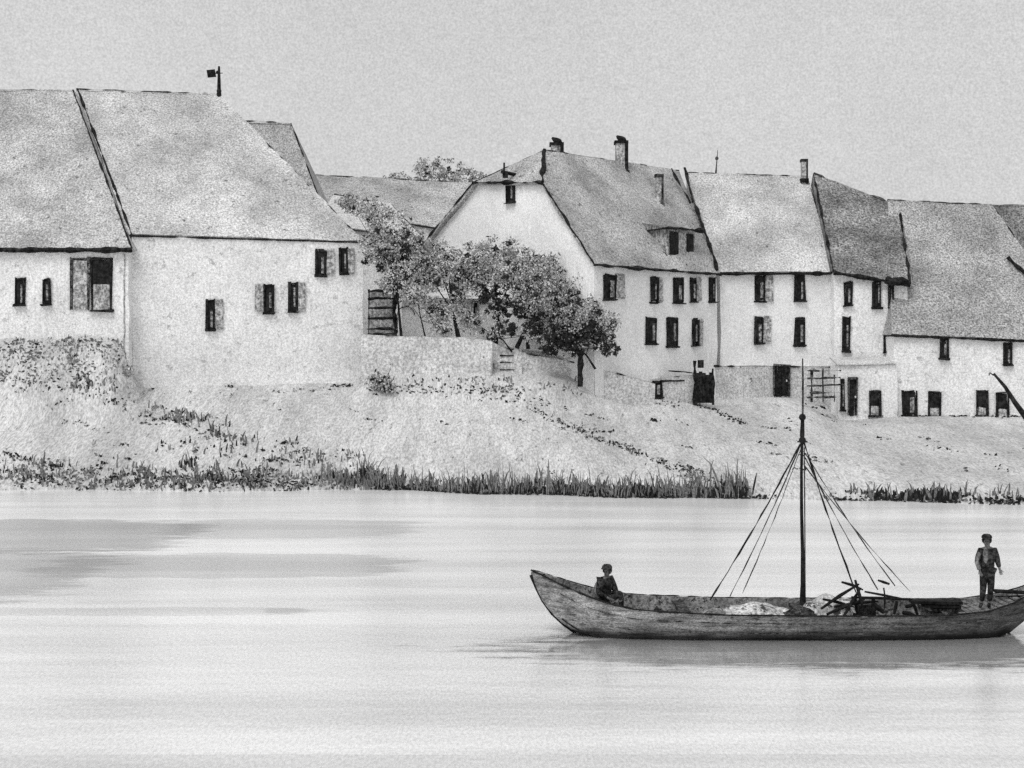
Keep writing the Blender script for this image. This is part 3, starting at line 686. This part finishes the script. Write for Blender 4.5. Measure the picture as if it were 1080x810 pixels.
# reeds in the middle
line_tufts([(345,508),(380,510),(395,512)], 4, .9, 14, .25, .35, 1, 4)
line_tufts([(386,510),(396,512),(404,508)], 3, 1.5, 34, .16, .85, 1, 2, .05)
line_tufts([(405,514),(440,519),(470,521),(500,522),(520,522)], 4, .25, 24, .22, .95, .9, 1.5, .05)
line_tufts([(410,512),(450,516),(500,518),(525,516)], 5, .8, 10, .2, .32, .9, 3)
line_tufts([(492,516),(505,518),(515,518)], 3, 1.2, 22, .15, .85, 1, 2, .045)
line_tufts([(540,518),(550,518)], 5, .7, 16, .2, .5, 1, 2)
line_tufts([(555,518),(590,522),(630,526),(680,526),(720,526)], 4, .28, 24, .25, .92, .9, 1.5, .05)
line_tufts([(555,515),(600,518),(650,520),(700,522),(735,524)], 4, .85, 10, .2, .30, .9, 3)
line_tufts([(588,520),(596,520)], 3, .9, 30, .12, .95, 1, 1, .06)
line_tufts([(603,521),(632,522)], 4, 0.9, 18, .16, .85, .9, 2, .05)
line_tufts([(640,523),(690,525)], 6, .9, 14, .16, .6, .8, 2, .04)
line_tufts([(700,522),(706,524)], 3, .6, 24, .1, .95, 1, 1, .06)
line_tufts([(728,522),(745,525),(765,525)], 3, 1.0, 18, .2, .8, .9, 2, .04)
line_tufts([(758,520),(790,522)], 5, 1.5, 9, .3, .45, 1, 2, .035)
line_tufts([(775,524),(785,524)], 3, 1.0, 34, .12, .95, 1, 1, .06)
line_tufts([(790,527),(830,528)], 4, .1, 12, .2, .8, .8, 1)
line_tufts([(885,529),(920,530),(960,531),(1010,530),(1080,530)], 4, .2, 20, .25, .85, .75, 1.5, .05)
line_tufts([(918,526),(935,528),(960,528),(1000,528),(1015,528)], 5, .75, 18, .16, .85, .9, 2, .055)
line_tufts([(890,524),(950,524),(1080,524)], 8, .6, 9, .3, .3, .8, 4)
line_tufts([(340,512),(420,517),(520,521),(600,523),(720,524),(790,526)], 3.2, 1.0, 9, .25, .12, .9, 4, .018)
for x0, x1, h in ((385,402,1.7),(470,480,1.0),(545,556,1.1),(586,600,1.3),(612,622,1.2),(730,745,1.1),(762,786,1.35)):
    line_tufts([(x0,522 if x0 > 430 else 512),(x1,523 if x0 > 430 else 512)], 3, h, 12, .15, .55, .9, 2, .03)
for x0, x1, y in ((388,402,509),(488,520,519),(555,570,521),(586,598,521),(606,640,523),(652,690,525),(700,708,523),(728,770,524),(776,786,524),(922,940,528),(955,975,528),(990,1012,529)):
    line_tufts([(x0,y-2),(x1,y-1)], 2.5, .65, 22, .16, .92, .9, 2.5, .05)
line_tufts([(400,517),(520,522),(640,525),(790,527)], 3.5, .22, 20, .25, .95, .7, 1, .05)
tag(finish('reeds', bm, [M['grass_l'],M['leaf_d']]), 'band of dark upright reeds along the far waterline', 'reeds', kind='stuff')
bm = bmesh.new()
# path edges and dry strokes on the slope
line_tufts([(140,413),(230,413),(390,412)], 9, .10, 5, .4, .2, .55, 1)
line_tufts([(235,404),(245,411)], 3, .15, 8, .1, .9, .8, 1)
line_tufts([(350,408),(365,407),(378,410)], 4, .15, 10, .15, .9, .8, 1)
line_tufts([(400,411),(470,413),(530,413),(555,416)], 4, .10, 8, .3, .8, .8, .6)
line_tufts([(500,421),(545,423),(575,430)], 5, .08, 7, .3, .7, .7, .8)
line_tufts([(568,420),(580,428)], 4, .15, 10, .12, .9, .9, 2)
line_tufts([(600,432),(630,440),(640,445)], 6, .10, 7, .2, .6, .6, 2)
line_tufts([(690,443),(694,445)], 2, .08, 12, .12, 1, 1, .6)
line_tufts([(560,432),(610,455),(650,470),(690,485),(720,498),(745,510)], 4, .16, 9, .3, .6, .85, 2.5)
line_tufts([(715,490),(735,499),(755,512)], 3, .12, 12, .25, .75, .95, 1.2)
line_tufts([(735,428),(752,432),(770,440),(785,449)], 3, .09, 14, .2, .85, .95, .8)
line_tufts([(640,420),(680,423),(730,425)], 5, .09, 8, .3, .6, .6, 1)
line_tufts([(860,430),(890,434),(900,438),(1080,440)], 4, .10, 10, .25, .85, .8, .8)
line_tufts([(400,370),(510,400)], 30, .1, 4, .3, .3, .4, 10)
tag(finish('dry_grass', bm, [M['grass_l'],M['leaf_d']]), 'thin broken lines of dry grass tracing path edges on the slope', 'grass', kind='stuff')

# ------------------------------------------------------------------ boat
YB = 33.0
def cv(tab, x):
    if x <= tab[0][0]: return tab[0][1]
    for a, b in zip(tab, tab[1:]):
        if x <= b[0]: return a[1]+(b[1]-a[1])*(x-a[0])/(b[0]-a[0])
    return tab[-1][1]
sheer = [(560,602),(570,606),(585,614),(600,621),(620,630),(640,637),(665,643),(700,646),(760,649),(850,650),(930,650),(990,649),(1030,645),(1060,636),(1080,626),(1098,614)]
width = [(560,.03),(572,.22),(590,.45),(620,.75),(660,1.0),(720,1.12),(900,1.15),(980,1.05),(1030,.85),(1060,.6),(1085,.3),(1098,.05)]
keel  = [(560,607),(566,622),(572,634),(582,648),(595,660),(608,669),(630,677),(660,680),(1000,682),(1040,678),(1062,668),(1078,655),(1090,638),(1098,620)]
boat = empty('sailing_barge', Vector(((830-HX)*YB/F, YB, 0)), 'long open wooden barge with upturned bow and bare mast afloat on the river', 'boat')
xs_ = [560,563,567,572,578,585,593,602,612,625,640,660,690,730,780,830,880,930,970,1000,1020,1038,1052,1064,1074,1083,1090,1098]
def section(px, inner=0.0, lift=0.0):
    w = max(.02, cv(width, px)-inner); zs = CH-(cv(sheer,px)-HY)*(YB-cv(width,px))/F; zk = CH-(cv(keel,px)-HY)*(YB-cv(width,px)*.6)/F+lift
    zk = min(zk, zs-.02)
    X = (px-HX)*YB/F; pts = []
    for fr_, dz in ((1,1),(.98,.72),(.9,.4),(.72,.12),(.35,0),(0,-.0)):
        pts.append((w*fr_, zk+(zs-zk)*dz))
    return X, pts
def shell(inner, lift, flip):
    rows = []
    for px in xs_:
        X, pts = section(px, inner, lift)
        r = [Vector((X,YB-y,z)) for y, z in pts]+[Vector((X,YB+y,z)) for y, z in pts[:-1][::-1]]
        rows.append(r)
    return rows
bm = bmesh.new()
ro = shell(0,0,0); ri = shell(.07,.10,1)
vo = [[bm.verts.new(p) for p in r] for r in ro]; vi = [[bm.verts.new(p) for p in r] for r in ri]
for i in range(len(vo)-1):
    for k in range(10):
        f_ = bm.faces.new((vo[i][k],vo[i][k+1],vo[i+1][k+1],vo[i+1][k])); f_.material_index = 0
        bm.faces.new((vi[i][k],vi[i+1][k],vi[i+1][k+1],vi[i][k+1])).material_index = 1
    bm.faces.new((vo[i][0],vo[i+1][0],vi[i+1][0],vi[i][0])).material_index = 1
    bm.faces.new((vo[i][10],vi[i][10],vi[i+1][10],vo[i+1][10])).material_index = 1
for e in (0,-1):
    for k in range(10): bm.faces.new((vo[e][k],vo[e][k+1],vi[e][k+1],vi[e][k]))
bmesh.ops.recalc_face_normals(bm, faces=bm.faces)
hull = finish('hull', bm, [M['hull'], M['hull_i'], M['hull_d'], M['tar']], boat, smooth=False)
def rail(yscale, sgn, r, x0, x1, dzf=0, gap=.1, mat='bink', name='gunwale'):
    bm = bmesh.new(); P_ = []; R_ = []
    for px in range(x0, x1+1, 6):
        w = cv(width, px); zs = CH-(cv(sheer,px)-HY)*(YB-w)/F; zk = CH-(cv(keel,px)-HY)*(YB-w*.6)/F
        p = Vector(((px-HX)*YB/F, YB+sgn*(w*yscale+.02), zs+(zk-zs)*dzf+.01))
        P_.append(p); R_.append(r*.2 if random.random() < gap else r*random.uniform(.6,1.3))
    tube(bm, P_, R_, 6); return finish(name, bm, M[mat], boat)
rail(1, -1, .024, 562, 1096, 0, .03); rail(1, 1, .018, 562, 1096, 0, .15)
rail(.985, -1, .014, 590, 1080, .25, .45, 'binkl', 'strake'); rail(.93, -1, .016, 640, 900, .55, .3, 'binkl', 'strake'); rail(.75,-1,.02,592,1060,.88,.45,'bink','strake')
for tab, nm in ((keel[:7],'stem_post'),(keel[-6:],'stern_post')):
    bm = bmesh.new(); tube(bm, [Vector(((x-HX)*YB/F, YB-.03, CH-(y-HY)*(YB-.1)/F)) for x, y in tab], [.05]+[.035]*(len(tab)-1), 6); finish(nm, bm, M['bink'], boat)
bm = bmesh.new(); tube(bm, [P(560,601,YB), P(566,606,YB)], [.025,.05]); finish('bow_cap', bm, M['bink'], boat)
# deck boards and thwarts
bm = bmesh.new()
def zin(px): return .18
for px in range(600, 1060, 8):
    w = cv(width, px)*.86-.05
    box(bm, Vector(((px-HX)*YB/F, YB-w, .17+jig(.008)+max(0,(640-px)*.006)+max(0,(px-1020)*.006))), Vector((.17,0,0)), Vector((0,2*w,0)), Vector((0,0,.03)))
finish('floorboards', bm, M['hull_i'], boat)
for px in (636, 720, 846, 985):
    w = cv(width, px); zs = CH-(cv(sheer,px)-HY)*(YB-w)/F; bm = bmesh.new()
    box(bm, Vector(((px-HX)*YB/F-.12, YB-w+.05, zs-.14)), Vector((.26,0,0)), Vector((0,2*w-.1,0)), Vector((0,0,.05))); finish('thwart', bm, M['binkl'], boat)
# stern deck
bm = bmesh.new()
for px in range(1006, 1080, 7):
    w = cv(width, px)-.08; zs = CH-(cv(sheer,px)-HY)*(YB-w)/F
    box(bm, Vector(((px-HX)*YB/F, YB-w, zs-.10)), Vector((.155,0,0)), Vector((0,2*w,0)), Vector((0,0,.04)))
finish('stern_deck', bm, M['hull_i'], boat)
# mast
mx = (846-HX)*YB/F
bm = bmesh.new(); mt = P(846,378,YB)
zz = [.15,.6,1.2,2,3,4,4.75,4.9,5.4]; rr = [.09,.09,.06,.045,.042,.036,.036,.06,.04]
tube(bm, [Vector((mx+.02*math.sin(z*1.3), YB, z)) for z in zz], rr, 8)
mast = finish('mast', bm, M['bink'], boat)
bm = bmesh.new(); tube(bm, [Vector((mx+.02*math.sin(z*1.3), YB, z)) for z in (5.36,5.8,6.3,mt.z)], [.028,.022,.026,.014], 8); finish('topmast', bm, M['binkl'], boat)
bm = bmesh.new(); tube(bm, [Vector((mx+.075,YB-.02,.3)), Vector((mx+.065,YB-.02,2.4)), Vector((mx+.05,YB-.02,4.6))], .016, 5); finish('halyard', bm, M['binkl'], boat)
bm = bmesh.new(); 
for z in (4.78,5.35): bmesh.ops.create_uvsphere(bm, u_segments=8, v_segments=6, radius=.09, matrix=Matrix.Translation(Vector((mx,YB-.03,z))))
finish('mast_block', bm, M['bink'], boat)
for (tx, ty, ex, ey, yo, r) in ((845,468,749,633,-.9,.034),(844,470,770,629,-.3,.024),(843,474,783,626,.8,.022),(849,466,903,625,-.9,.034),(852,480,926,622,-.2,.026),(853,476,944,618,.5,.022),(856,490,960,624,.9,.022)):
    bm = bmesh.new(); a = P(tx,ty,YB); a.x = mx+(.04 if tx > 846 else -.04); b = P(ex,ey,YB+yo)
    n = 16; pts = [a.lerp(b,i/n)+Vector((jig(.008),0,-.09*math.sin(math.pi*i/n))) for i in range(n+1)]
    tube(bm, pts, [r*.72*random.uniform(.25,1.25) for _ in pts], 5); finish('shroud', bm, M['binkl' if r < .03 else 'bink'], boat)

# cargo
def mound(name, label, cx, cy, cz, sx, sy, sz, mat, cat, seed=0, amp=.18, group=None):
    bm = bmesh.new(); bmesh.ops.create_icosphere(bm, subdivisions=4, radius=1)
    for v in bm.verts:
        n = noise.noise(v.co*1.7+Vector((seed,seed*2,0)))+.4*noise.noise(v.co*4+Vector((seed,0,0)))
        v.co *= 1+amp*n
        v.co.z = max(v.co.z, -.25); v.co = Vector((v.co.x*sx+cx, v.co.y*sy+cy, (v.co.z+.25)*sz/1.2+cz))
    o = finish(name, bm, M[mat], smooth=True); 
    r = o; tag(r, label, cat, group); return r
X_ = lambda px: (px-HX)*YB/F
mound('canvas_bundle', 'pale canvas bundle heaped left of the mast foot', X_(800), YB, .2, 1.0, .75, .50, 'canvas', 'bundle', 1, group='canvas bundles amidships')
mound('canvas_bundle', 'crumpled pale sailcloth lying right of the mast', X_(872), YB+.15, .2, .75, .7, .62, 'canvas', 'bundle', 5, .3, 'canvas bundles amidships')
mound('rope_coil', 'small dark heap of rope on the barge between seated person and mast', X_(706), YB-.35, .2, .32, .35, .42, 'binkl', 'rope', 9, .35)
mound('grain_sack', 'low lumpy sack against the gunwale left of the canvas bundle', X_(752), YB-.3, .2, .5, .5, .40, 'hull_i', 'sack', 12, .3, 'sacks in the barge')
mound('grain_sack', 'dark lumpy sack pressed against the foot of the mast', X_(838), YB-.55, .2, .45, .4, .50, 'binkl', 'sack', 15, .35, 'sacks in the barge')
# timber pile right of mast
rT = empty('timber_stack', Vector((X_(888),YB,.2)), 'criss-crossed dark timbers heaped beside the pale sailcloth', 'timber')
for (ax,ay,bx,by,yo) in ((866,642,906,616,-.6),(872,648,912,632,-.75),(880,640,926,634,-.5),(868,632,900,640,-.5),(890,650,908,620,-.8),(902,612,911,645,-.85),(888,614,910,622,-.3)):
    bm = bmesh.new(); a = P(ax,ay,YB+yo); b = P(bx,by,YB+yo+.2); tube(bm, [a, a.lerp(b,.5)+Vector((0,0,.02)), b], [.03,.045,.02], 6); finish('timber', bm, M['bink'], rT)
# crate frame
rX = empty('trestle_frame', Vector((X_(935),YB-.5,.3)), 'open dark trestle frame with hooked legs, right of the heaped timbers', 'trestle')
def st(ax,ay,bx,by,r=.03,yo=-.5,name='bar',mat='bink'):
    bm = bmesh.new(); a = P(ax,ay,YB+yo); b = P(bx,by,YB+yo); tube(bm, [a, a.lerp(b,.5)+Vector((jig(.02),0,jig(.02))), b], [r,r*1.3,r*.8], 6); finish(name, bm, M[mat], rX)
st(898,630,962,632,.03); st(902,630,905,650,.035,name='leg'); st(921,632,921,652,.05,name='leg'); st(946,634,943,648,.035,name='leg'); st(932,620,933,642,.02,name='leg')
st(962,634,968,650,.035,name='leg'); st(912,624,950,631,.025); st(938,616,926,612,.03); st(900,648,922,652,.04); st(920,636,932,646,.06)
st(952,646,966,650,.05); st(955,640,964,637,.04)
bm = bmesh.new(); box(bm, P(906,652,YB-.3), Vector((.42,0,0)), Vector((0,.5,0)), Vector((0,0,.32))); finish('box', bm, M['binkl'], rX)
rPl = empty('plank_stack', P(985,648,YB-.2), 'flat dark planks laid along the barge before the standing person', 'planks')
for i, (x0, x1, y) in enumerate(((962,1016,637),(975,1014,641),(985,1015,645))):
    bm = bmesh.new(); a = P(x0,y,YB-.35+i*.02); b = P(x1,y+1,YB-.35+i*.02); box(bm, a, b-a, Vector((0,.3,0)), Vector((0,0,.07))); finish('plank', bm, M['bink' if i < 2 else 'binkl'], rPl)
bm = bmesh.new(); a = P(940,632,YB+.6); b = P(1012,632,YB+.6); tube(bm, [a,b], .03); tag(finish('spare_pole', bm, M['binkl']), 'thin dark pole lying along the far gunwale before the standing person', 'pole')

# ------------------------------------------------------------------ people
def skin(name, V, E, mat, parent, root=0, sub=2, mats=None):
    me = bpy.data.meshes.new(name+'_s'); me.from_pydata([v[0] for v in V], E, []); me.update()
    o = bpy.data.objects.new(name, me); C.objects.link(o)
    o.modifiers.new('s','SKIN'); s = o.modifiers.new('u','SUBSURF'); s.levels = sub; s.render_levels = sub
    for i, d in enumerate(me.skin_vertices[0].data):
        r = V[i][1]; d.radius = (r, r) if isinstance(r,(int,float)) else r; d.use_root = (i == root)
    dg = bpy.context.evaluated_depsgraph_get(); dg.update()
    nm = bpy.data.meshes.new_from_object(o.evaluated_get(dg)); o.modifiers.clear(); o.data = nm
    nm.materials.clear(); nm.materials.append(mat)
    for p in nm.polygons: p.use_smooth = True
    if parent is not None: setpar(o, parent)
    return o
def chain_limb(V, E, start, pts):
    prev = start
    for p, r in pts: V.append((Vector(p), r)); E.append((prev, len(V)-1)); prev = len(V)-1
    return prev
def hand(V, E, w, d, side):
    """palm + five curled fingers from wrist index w, heading d"""
    d = d.normalized(); o = V[w][0]; s = d.cross(Vector((0,1,0)))
    if s.length < .1: s = Vector((1,0,0))
    s = s.normalized()
    palm = chain_limb(V, E, w, [(o+d*.05, (.036,.02))])
    for i, (off, ln) in enumerate(((-.03,.065),(-.01,.08),(.01,.075),(.03,.058))):
        a = o+d*.085+s*off; chain_limb(V, E, palm, [(a,.009),(a+d*ln*.5+Vector((0,-.012,0)),.008),(a+d*ln*.8+Vector((0,-.035,0)),.007)])
    chain_limb(V, E, palm, [(o+d*.05+s*side*.05+Vector((0,-.01,0)),.010),(o+d*.09+s*side*.06+Vector((0,-.03,0)),.009)])
def person(label, base, J, coat_mat, leg_mat, face_dir, hat='cap', fat=1.0):
    """J: joints relative to base"""
    root = empty('person', base, label, 'person')
    B = lambda k: base+Vector(J[k])
    V = [(B('pelvis'), .13)]; E = []
    ch = chain_limb(V, E, 0, [(B('waist'),.12),(B('chest'),.15)])
    nk = chain_limb(V, E, ch, [(B('neck'),.06)])
    hd = B('head'); chain_limb(V, E, nk, [(hd-Vector((0,0,.05)),.075),(hd+Vector((0,0,.035)),(.09,.095)),(hd+Vector((0,0,.09)),.065)])
    for s, sd in (('l',-1),('r',1)):
        sh = chain_limb(V, E, ch, [(B('sh'+s),.065),(B('el'+s),.045),(B('wr'+s),.03)])
        hand(V, E, sh, B('wr'+s)-B('el'+s), sd)
        hp = chain_limb(V, E, 0, [(B('hip'+s),.09),(B('kn'+s),.06),(B('an'+s),.04),(B('to'+s),.035)])
    skin('body', V, E, M['skin'], root)
    # face bits
    f = Vector(face_dir).normalized(); sx = f.cross(Vector((0,0,1))).normalized()
    bm = bmesh.new()
    for q in (-1,1): bmesh.ops.create_uvsphere(bm, u_segments=8, v_segments=6, radius=.013, matrix=Matrix.Translation(hd+f*.09+sx*.032*q+Vector((0,0,.02))))
    box(bm, hd+f*.088-sx*.025+Vector((0,0,-.05)), sx*.05, f*.012, Vector((0,0,.008)))
    finish('eyes_and_mouth', bm, M['coat'], root)
    bm = bmesh.new(); tube(bm, [hd+f*.085+Vector((0,0,.02)), hd+f*.12-Vector((0,0,.015))], [.01,.016]); 
    for q in (-1,1): bmesh.ops.create_uvsphere(bm, u_segments=8, v_segments=6, radius=.024, matrix=Matrix.Translation(hd+sx*.095*q))
    finish('nose_and_ears', bm, M['skin'], root)
    # hair + hat
    bm = bmesh.new(); bmesh.ops.create_icosphere(bm, subdivisions=3, radius=.118, matrix=Matrix.Translation(hd-f*.022+Vector((0,0,.035))))
    for v in bm.verts:
        r = v.co-hd
        if r.dot(f) > .045 and r.z < .065: v.co -= f*(r.dot(f)-.045)
        if r.z < -.06: v.co.z = hd.z-.06
        v.co += Vector((jig(.006),jig(.006),jig(.006)))
    finish('hair', bm, M['coat'], root, True)
    bm = bmesh.new(); c = hd+Vector((0,0,.085)); segs = 20
    rings = [(.125,0,.0),(.128,.02,.0),(.118,.06,-.01),(.08,.095,-.01),(.02,.105,-.01)]
    if hat == 'brim': rings = [(.19,-.005,0),(.125,.012,0)]+rings[1:]
    pr = None
    for rd, z, _ in rings:
        ring = [bm.verts.new(c+Vector((math.cos(k*2*math.pi/segs)*rd, math.sin(k*2*math.pi/segs)*rd, z))+(f*.06 if (hat == 'cap' and z == 0 and Vector((math.cos(k*2*math.pi/segs), math.sin(k*2*math.pi/segs),0)).dot(f) > .5) else Vector())) for k in range(segs)]
        if pr:
            for k in range(segs): bm.faces.new((pr[k],pr[(k+1)%segs],ring[(k+1)%segs],ring[k]))
        pr = ring
    bm.faces.new(pr); finish('hat', bm, M['coat'], root, True)
    # coat
    V = [(B('pelvis')+Vector((0,0,-.05*fat)), .165*fat)]; E = []
    ch = chain_limb(V, E, 0, [(B('waist'),.15*fat),(B('chest'),.185*fat),(B('neck')-Vector((0,0,.06)),.10)]); 
    for s in 'lr': chain_limb(V, E, 2, [(B('sh'+s),.085*fat),(B('el'+s),.065*fat),(B('el'+s).lerp(B('wr'+s),.85),.05)])
    skin('coat', V, E, M[coat_mat], root)
    V = [(B('pelvis'), .15)]; E = []
    for s in 'lr': chain_limb(V, E, 0, [(B('hip'+s),.115),(B('kn'+s),.085),(B('an'+s)+(B('kn'+s)-B('an'+s))*.12,.06)])
    skin('trousers', V, E, M[leg_mat], root)
    for s in 'lr':
        V = [(B('an'+s),.055)]; E = []; chain_limb(V, E, 0, [(B('an'+s).lerp(B('to'+s),.6),.05),(B('to'+s)+(B('to'+s)-B('an'+s))*.25,.04)]); skin('boot', V, E, M['coat'], root, sub=1)
    return root
stz = CH-(645-HY)*32.9/F
deckz = CH-(cv(sheer,1036)-HY)*(YB-cv(width,1036))/F-.06
s_base = Vector((X_(1039), YB-.15, deckz))
J = dict(pelvis=(0,0,.90), waist=(0,.0,1.08), chest=(.02,0,1.32), neck=(.01,0,1.50), head=(-.02,-.02,1.63),
         shl=(-.17,.0,1.40), ell=(-.26,-.03,1.15), wrl=(-.22,-.10,.93), shr=(.19,0,1.40), elr=(.24,-.04,1.14), wrr=(.27,-.10,.96),
         hipl=(-.09,0,.86), knl=(-.11,-.03,.48), anl=(-.14,0,.09), tol=(-.22,-.12,.045), hipr=(.09,0,.86), knr=(.08,-.03,.48), anr=(.06,.04,.09), tor=(.0,-.10,.045))
sp_ = person('person standing in the stern in dark coat and cap, one hand on an oar', s_base, J, 'coat', 'coat', (-.35,-1,-.1), fat=1.15)
# pale shirt front of the standing person
bm = bmesh.new(); bmesh.ops.create_icosphere(bm, subdivisions=3, radius=1)
for v in bm.verts: v.co = Vector((v.co.x*.065, v.co.y*.06, v.co.z*.20))+s_base+Vector((-.09,-.135,1.30))
finish('shirt_front', bm, M['shirt'], sp_, True)
bm = bmesh.new()
for a, b in (((-.21,-.06,1.36),(-.30,-.09,1.15)),((-.30,-.09,1.15),(-.25,-.15,.96))): tube(bm, [s_base+Vector(a), s_base+Vector(b)], .05, 8)
finish('sleeve', bm, M['shirt'], sp_, True)
# oar held by standing person
oar = empty('steering_oar', P(1080,624,YB), 'long dark oar reaching out past the stern from the standing person', 'oar')
h0 = s_base+Vector((.29,-.13,.90)); h1 = h0+Vector((4.2,.2,-.85)); h1.z = .02
h0.z = CH-(623-HY)*(YB-.25)/F; 
bm = bmesh.new(); tube(bm, [h0-Vector((.16,0,0)), h0+Vector((.9,0,-.06)), h0+Vector((2.6,.1,-.55)), h1], [.05,.045,.04,.035], 7); finish('oar_shaft', bm, M['bink'], oar)
bm = bmesh.new(); box(bm, h1+Vector((-.1,-.02,-.05)), Vector((1.0,0,-.18)), Vector((0,.04,0)), Vector((.03,0,.22))); finish('oar_blade', bm, M['bink'], oar)
bm = bmesh.new(); tube(bm, [h0+Vector((-.1,.1,-.16)), h0+Vector((1.0,.1,-.13))], .02, 6); finish('tiller_bar', bm, M['binkl'], oar)
# seated person near bow facing right, hunched
b0 = Vector((X_(637), YB-.15, CH-(641-HY)*32.6/F))
J = dict(pelvis=(-.02,0,.12), waist=(.0,0,.30), chest=(.04,0,.50), neck=(.06,-.01,.67), head=(.02,-.03,.80),
         shl=(-.08,-.16,.58), ell=(-.14,-.20,.32), wrl=(.08,-.22,.20), shr=(.14,.12,.58), elr=(.22,.0,.34), wrr=(.28,-.12,.22),
         hipl=(.0,-.10,.12), knl=(.32,-.14,.28), anl=(.34,-.14,-.10), tol=(.46,-.14,-.13), hipr=(.0,.10,.12), knr=(.34,.10,.28), anr=(.36,.10,-.10), tor=(.48,.1,-.13))
J = {k:(v[0]*1.22, v[1]*1.15, v[2]*1.12+(.0)) for k, v in J.items()}; J['head'] = (.06,-.08,.86); J['neck'] = (.05,-.03,.74)
pp = person('person sitting hunched on the bow in dark clothing and a cap', b0, J, 'coat', 'coat', (-.6,-1,-.2), fat=1.3)
bm = bmesh.new(); bmesh.ops.create_icosphere(bm, subdivisions=3, radius=1)
for v in bm.verts: v.co = Vector((v.co.x*.14, v.co.y*.12, v.co.z*.27))+b0+Vector((-.13,-.06,.38))
finish('pale_left_side', bm, M['shirt'], pp, True)  # paler patch on the left of the seated body

# ------------------------------------------------------------------ camera, light, sky
cam = bpy.data.cameras.new('camera'); co = bpy.data.objects.new('camera', cam); C.objects.link(co)
co.location = (0,0,CH); co.rotation_euler = (math.radians(90),0,0)
cam.sensor_width = 36; cam.lens = F/1080*36; cam.shift_y = -(405-HY)/1080; cam.clip_end = 8000; cam.clip_start = .5
S.camera = co
el, az = math.radians(55), math.radians(215)
sd = Vector((math.sin(az)*math.cos(el), math.cos(az)*math.cos(el), math.sin(el)))
sun = bpy.data.lights.new('sun','SUN'); so = bpy.data.objects.new('sun', sun); C.objects.link(so)
sun.energy = 1.2; sun.angle = math.radians(25); sun.color = (1,.995,.985); so.rotation_euler = sd.to_track_quat('Z','Y').to_euler()
w = bpy.data.worlds.new('World'); S.world = w; w.use_nodes = True; nt = w.node_tree; N = nt.nodes; L = nt.links
bg = N['Background']; bg.inputs['Strength'].default_value = 0.1
sky = N.new('ShaderNodeTexSky'); sky.sky_type = 'NISHITA'; sky.sun_disc = False; sky.sun_elevation = el; sky.sun_rotation = az; sky.dust_density = 4
bw = N.new('ShaderNodeRGBToBW'); L.new(sky.outputs[0], bw.inputs[0])
mn = N.new('ShaderNodeMix'); mn.data_type = 'FLOAT'; mn.inputs['Factor'].default_value = .62; L.new(bw.outputs[0], mn.inputs['A']); mn.inputs['B'].default_value = 8.1
tc = N.new('ShaderNodeTexCoord')
def wn(scale, detail, a, b, mp=(1,1,1), rot=(0,0,0)):
    m_ = N.new('ShaderNodeMapping'); m_.inputs['Scale'].default_value = mp; m_.inputs['Rotation'].default_value = rot; L.new(tc.outputs['Generated'], m_.inputs['Vector'])
    n = N.new('ShaderNodeTexNoise'); n.inputs['Scale'].default_value = scale; n.inputs['Detail'].default_value = detail; n.inputs['Roughness'].default_value = .7; L.new(m_.outputs[0], n.inputs['Vector'])
    r = N.new('ShaderNodeMapRange'); r.inputs['From Min'].default_value = .3; r.inputs['From Max'].default_value = .7; r.inputs['To Min'].default_value = a; r.inputs['To Max'].default_value = b; L.new(n.outputs['Fac'], r.inputs['Value']); return r.outputs[0]
v = mn.outputs['Result']
for q in (wn(620, 3, .80, 1.17), wn(3.0, 5, .95, 1.05), wn(60, 3, .975, 1.025, (1,1,3), (0,.5,0))):
    m_ = N.new('ShaderNodeMath'); m_.operation = 'MULTIPLY'; L.new(v, m_.inputs[0]); L.new(q, m_.inputs[1]); v = m_.outputs[0]
L.new(v, bg.inputs['Color'])
S.view_settings.view_transform = 'Standard'; S.view_settings.look = 'None'; S.view_settings.exposure = .10; S.view_settings.gamma = 1
S.view_settings.use_curve_mapping = False
S.cycles.use_denoising = False
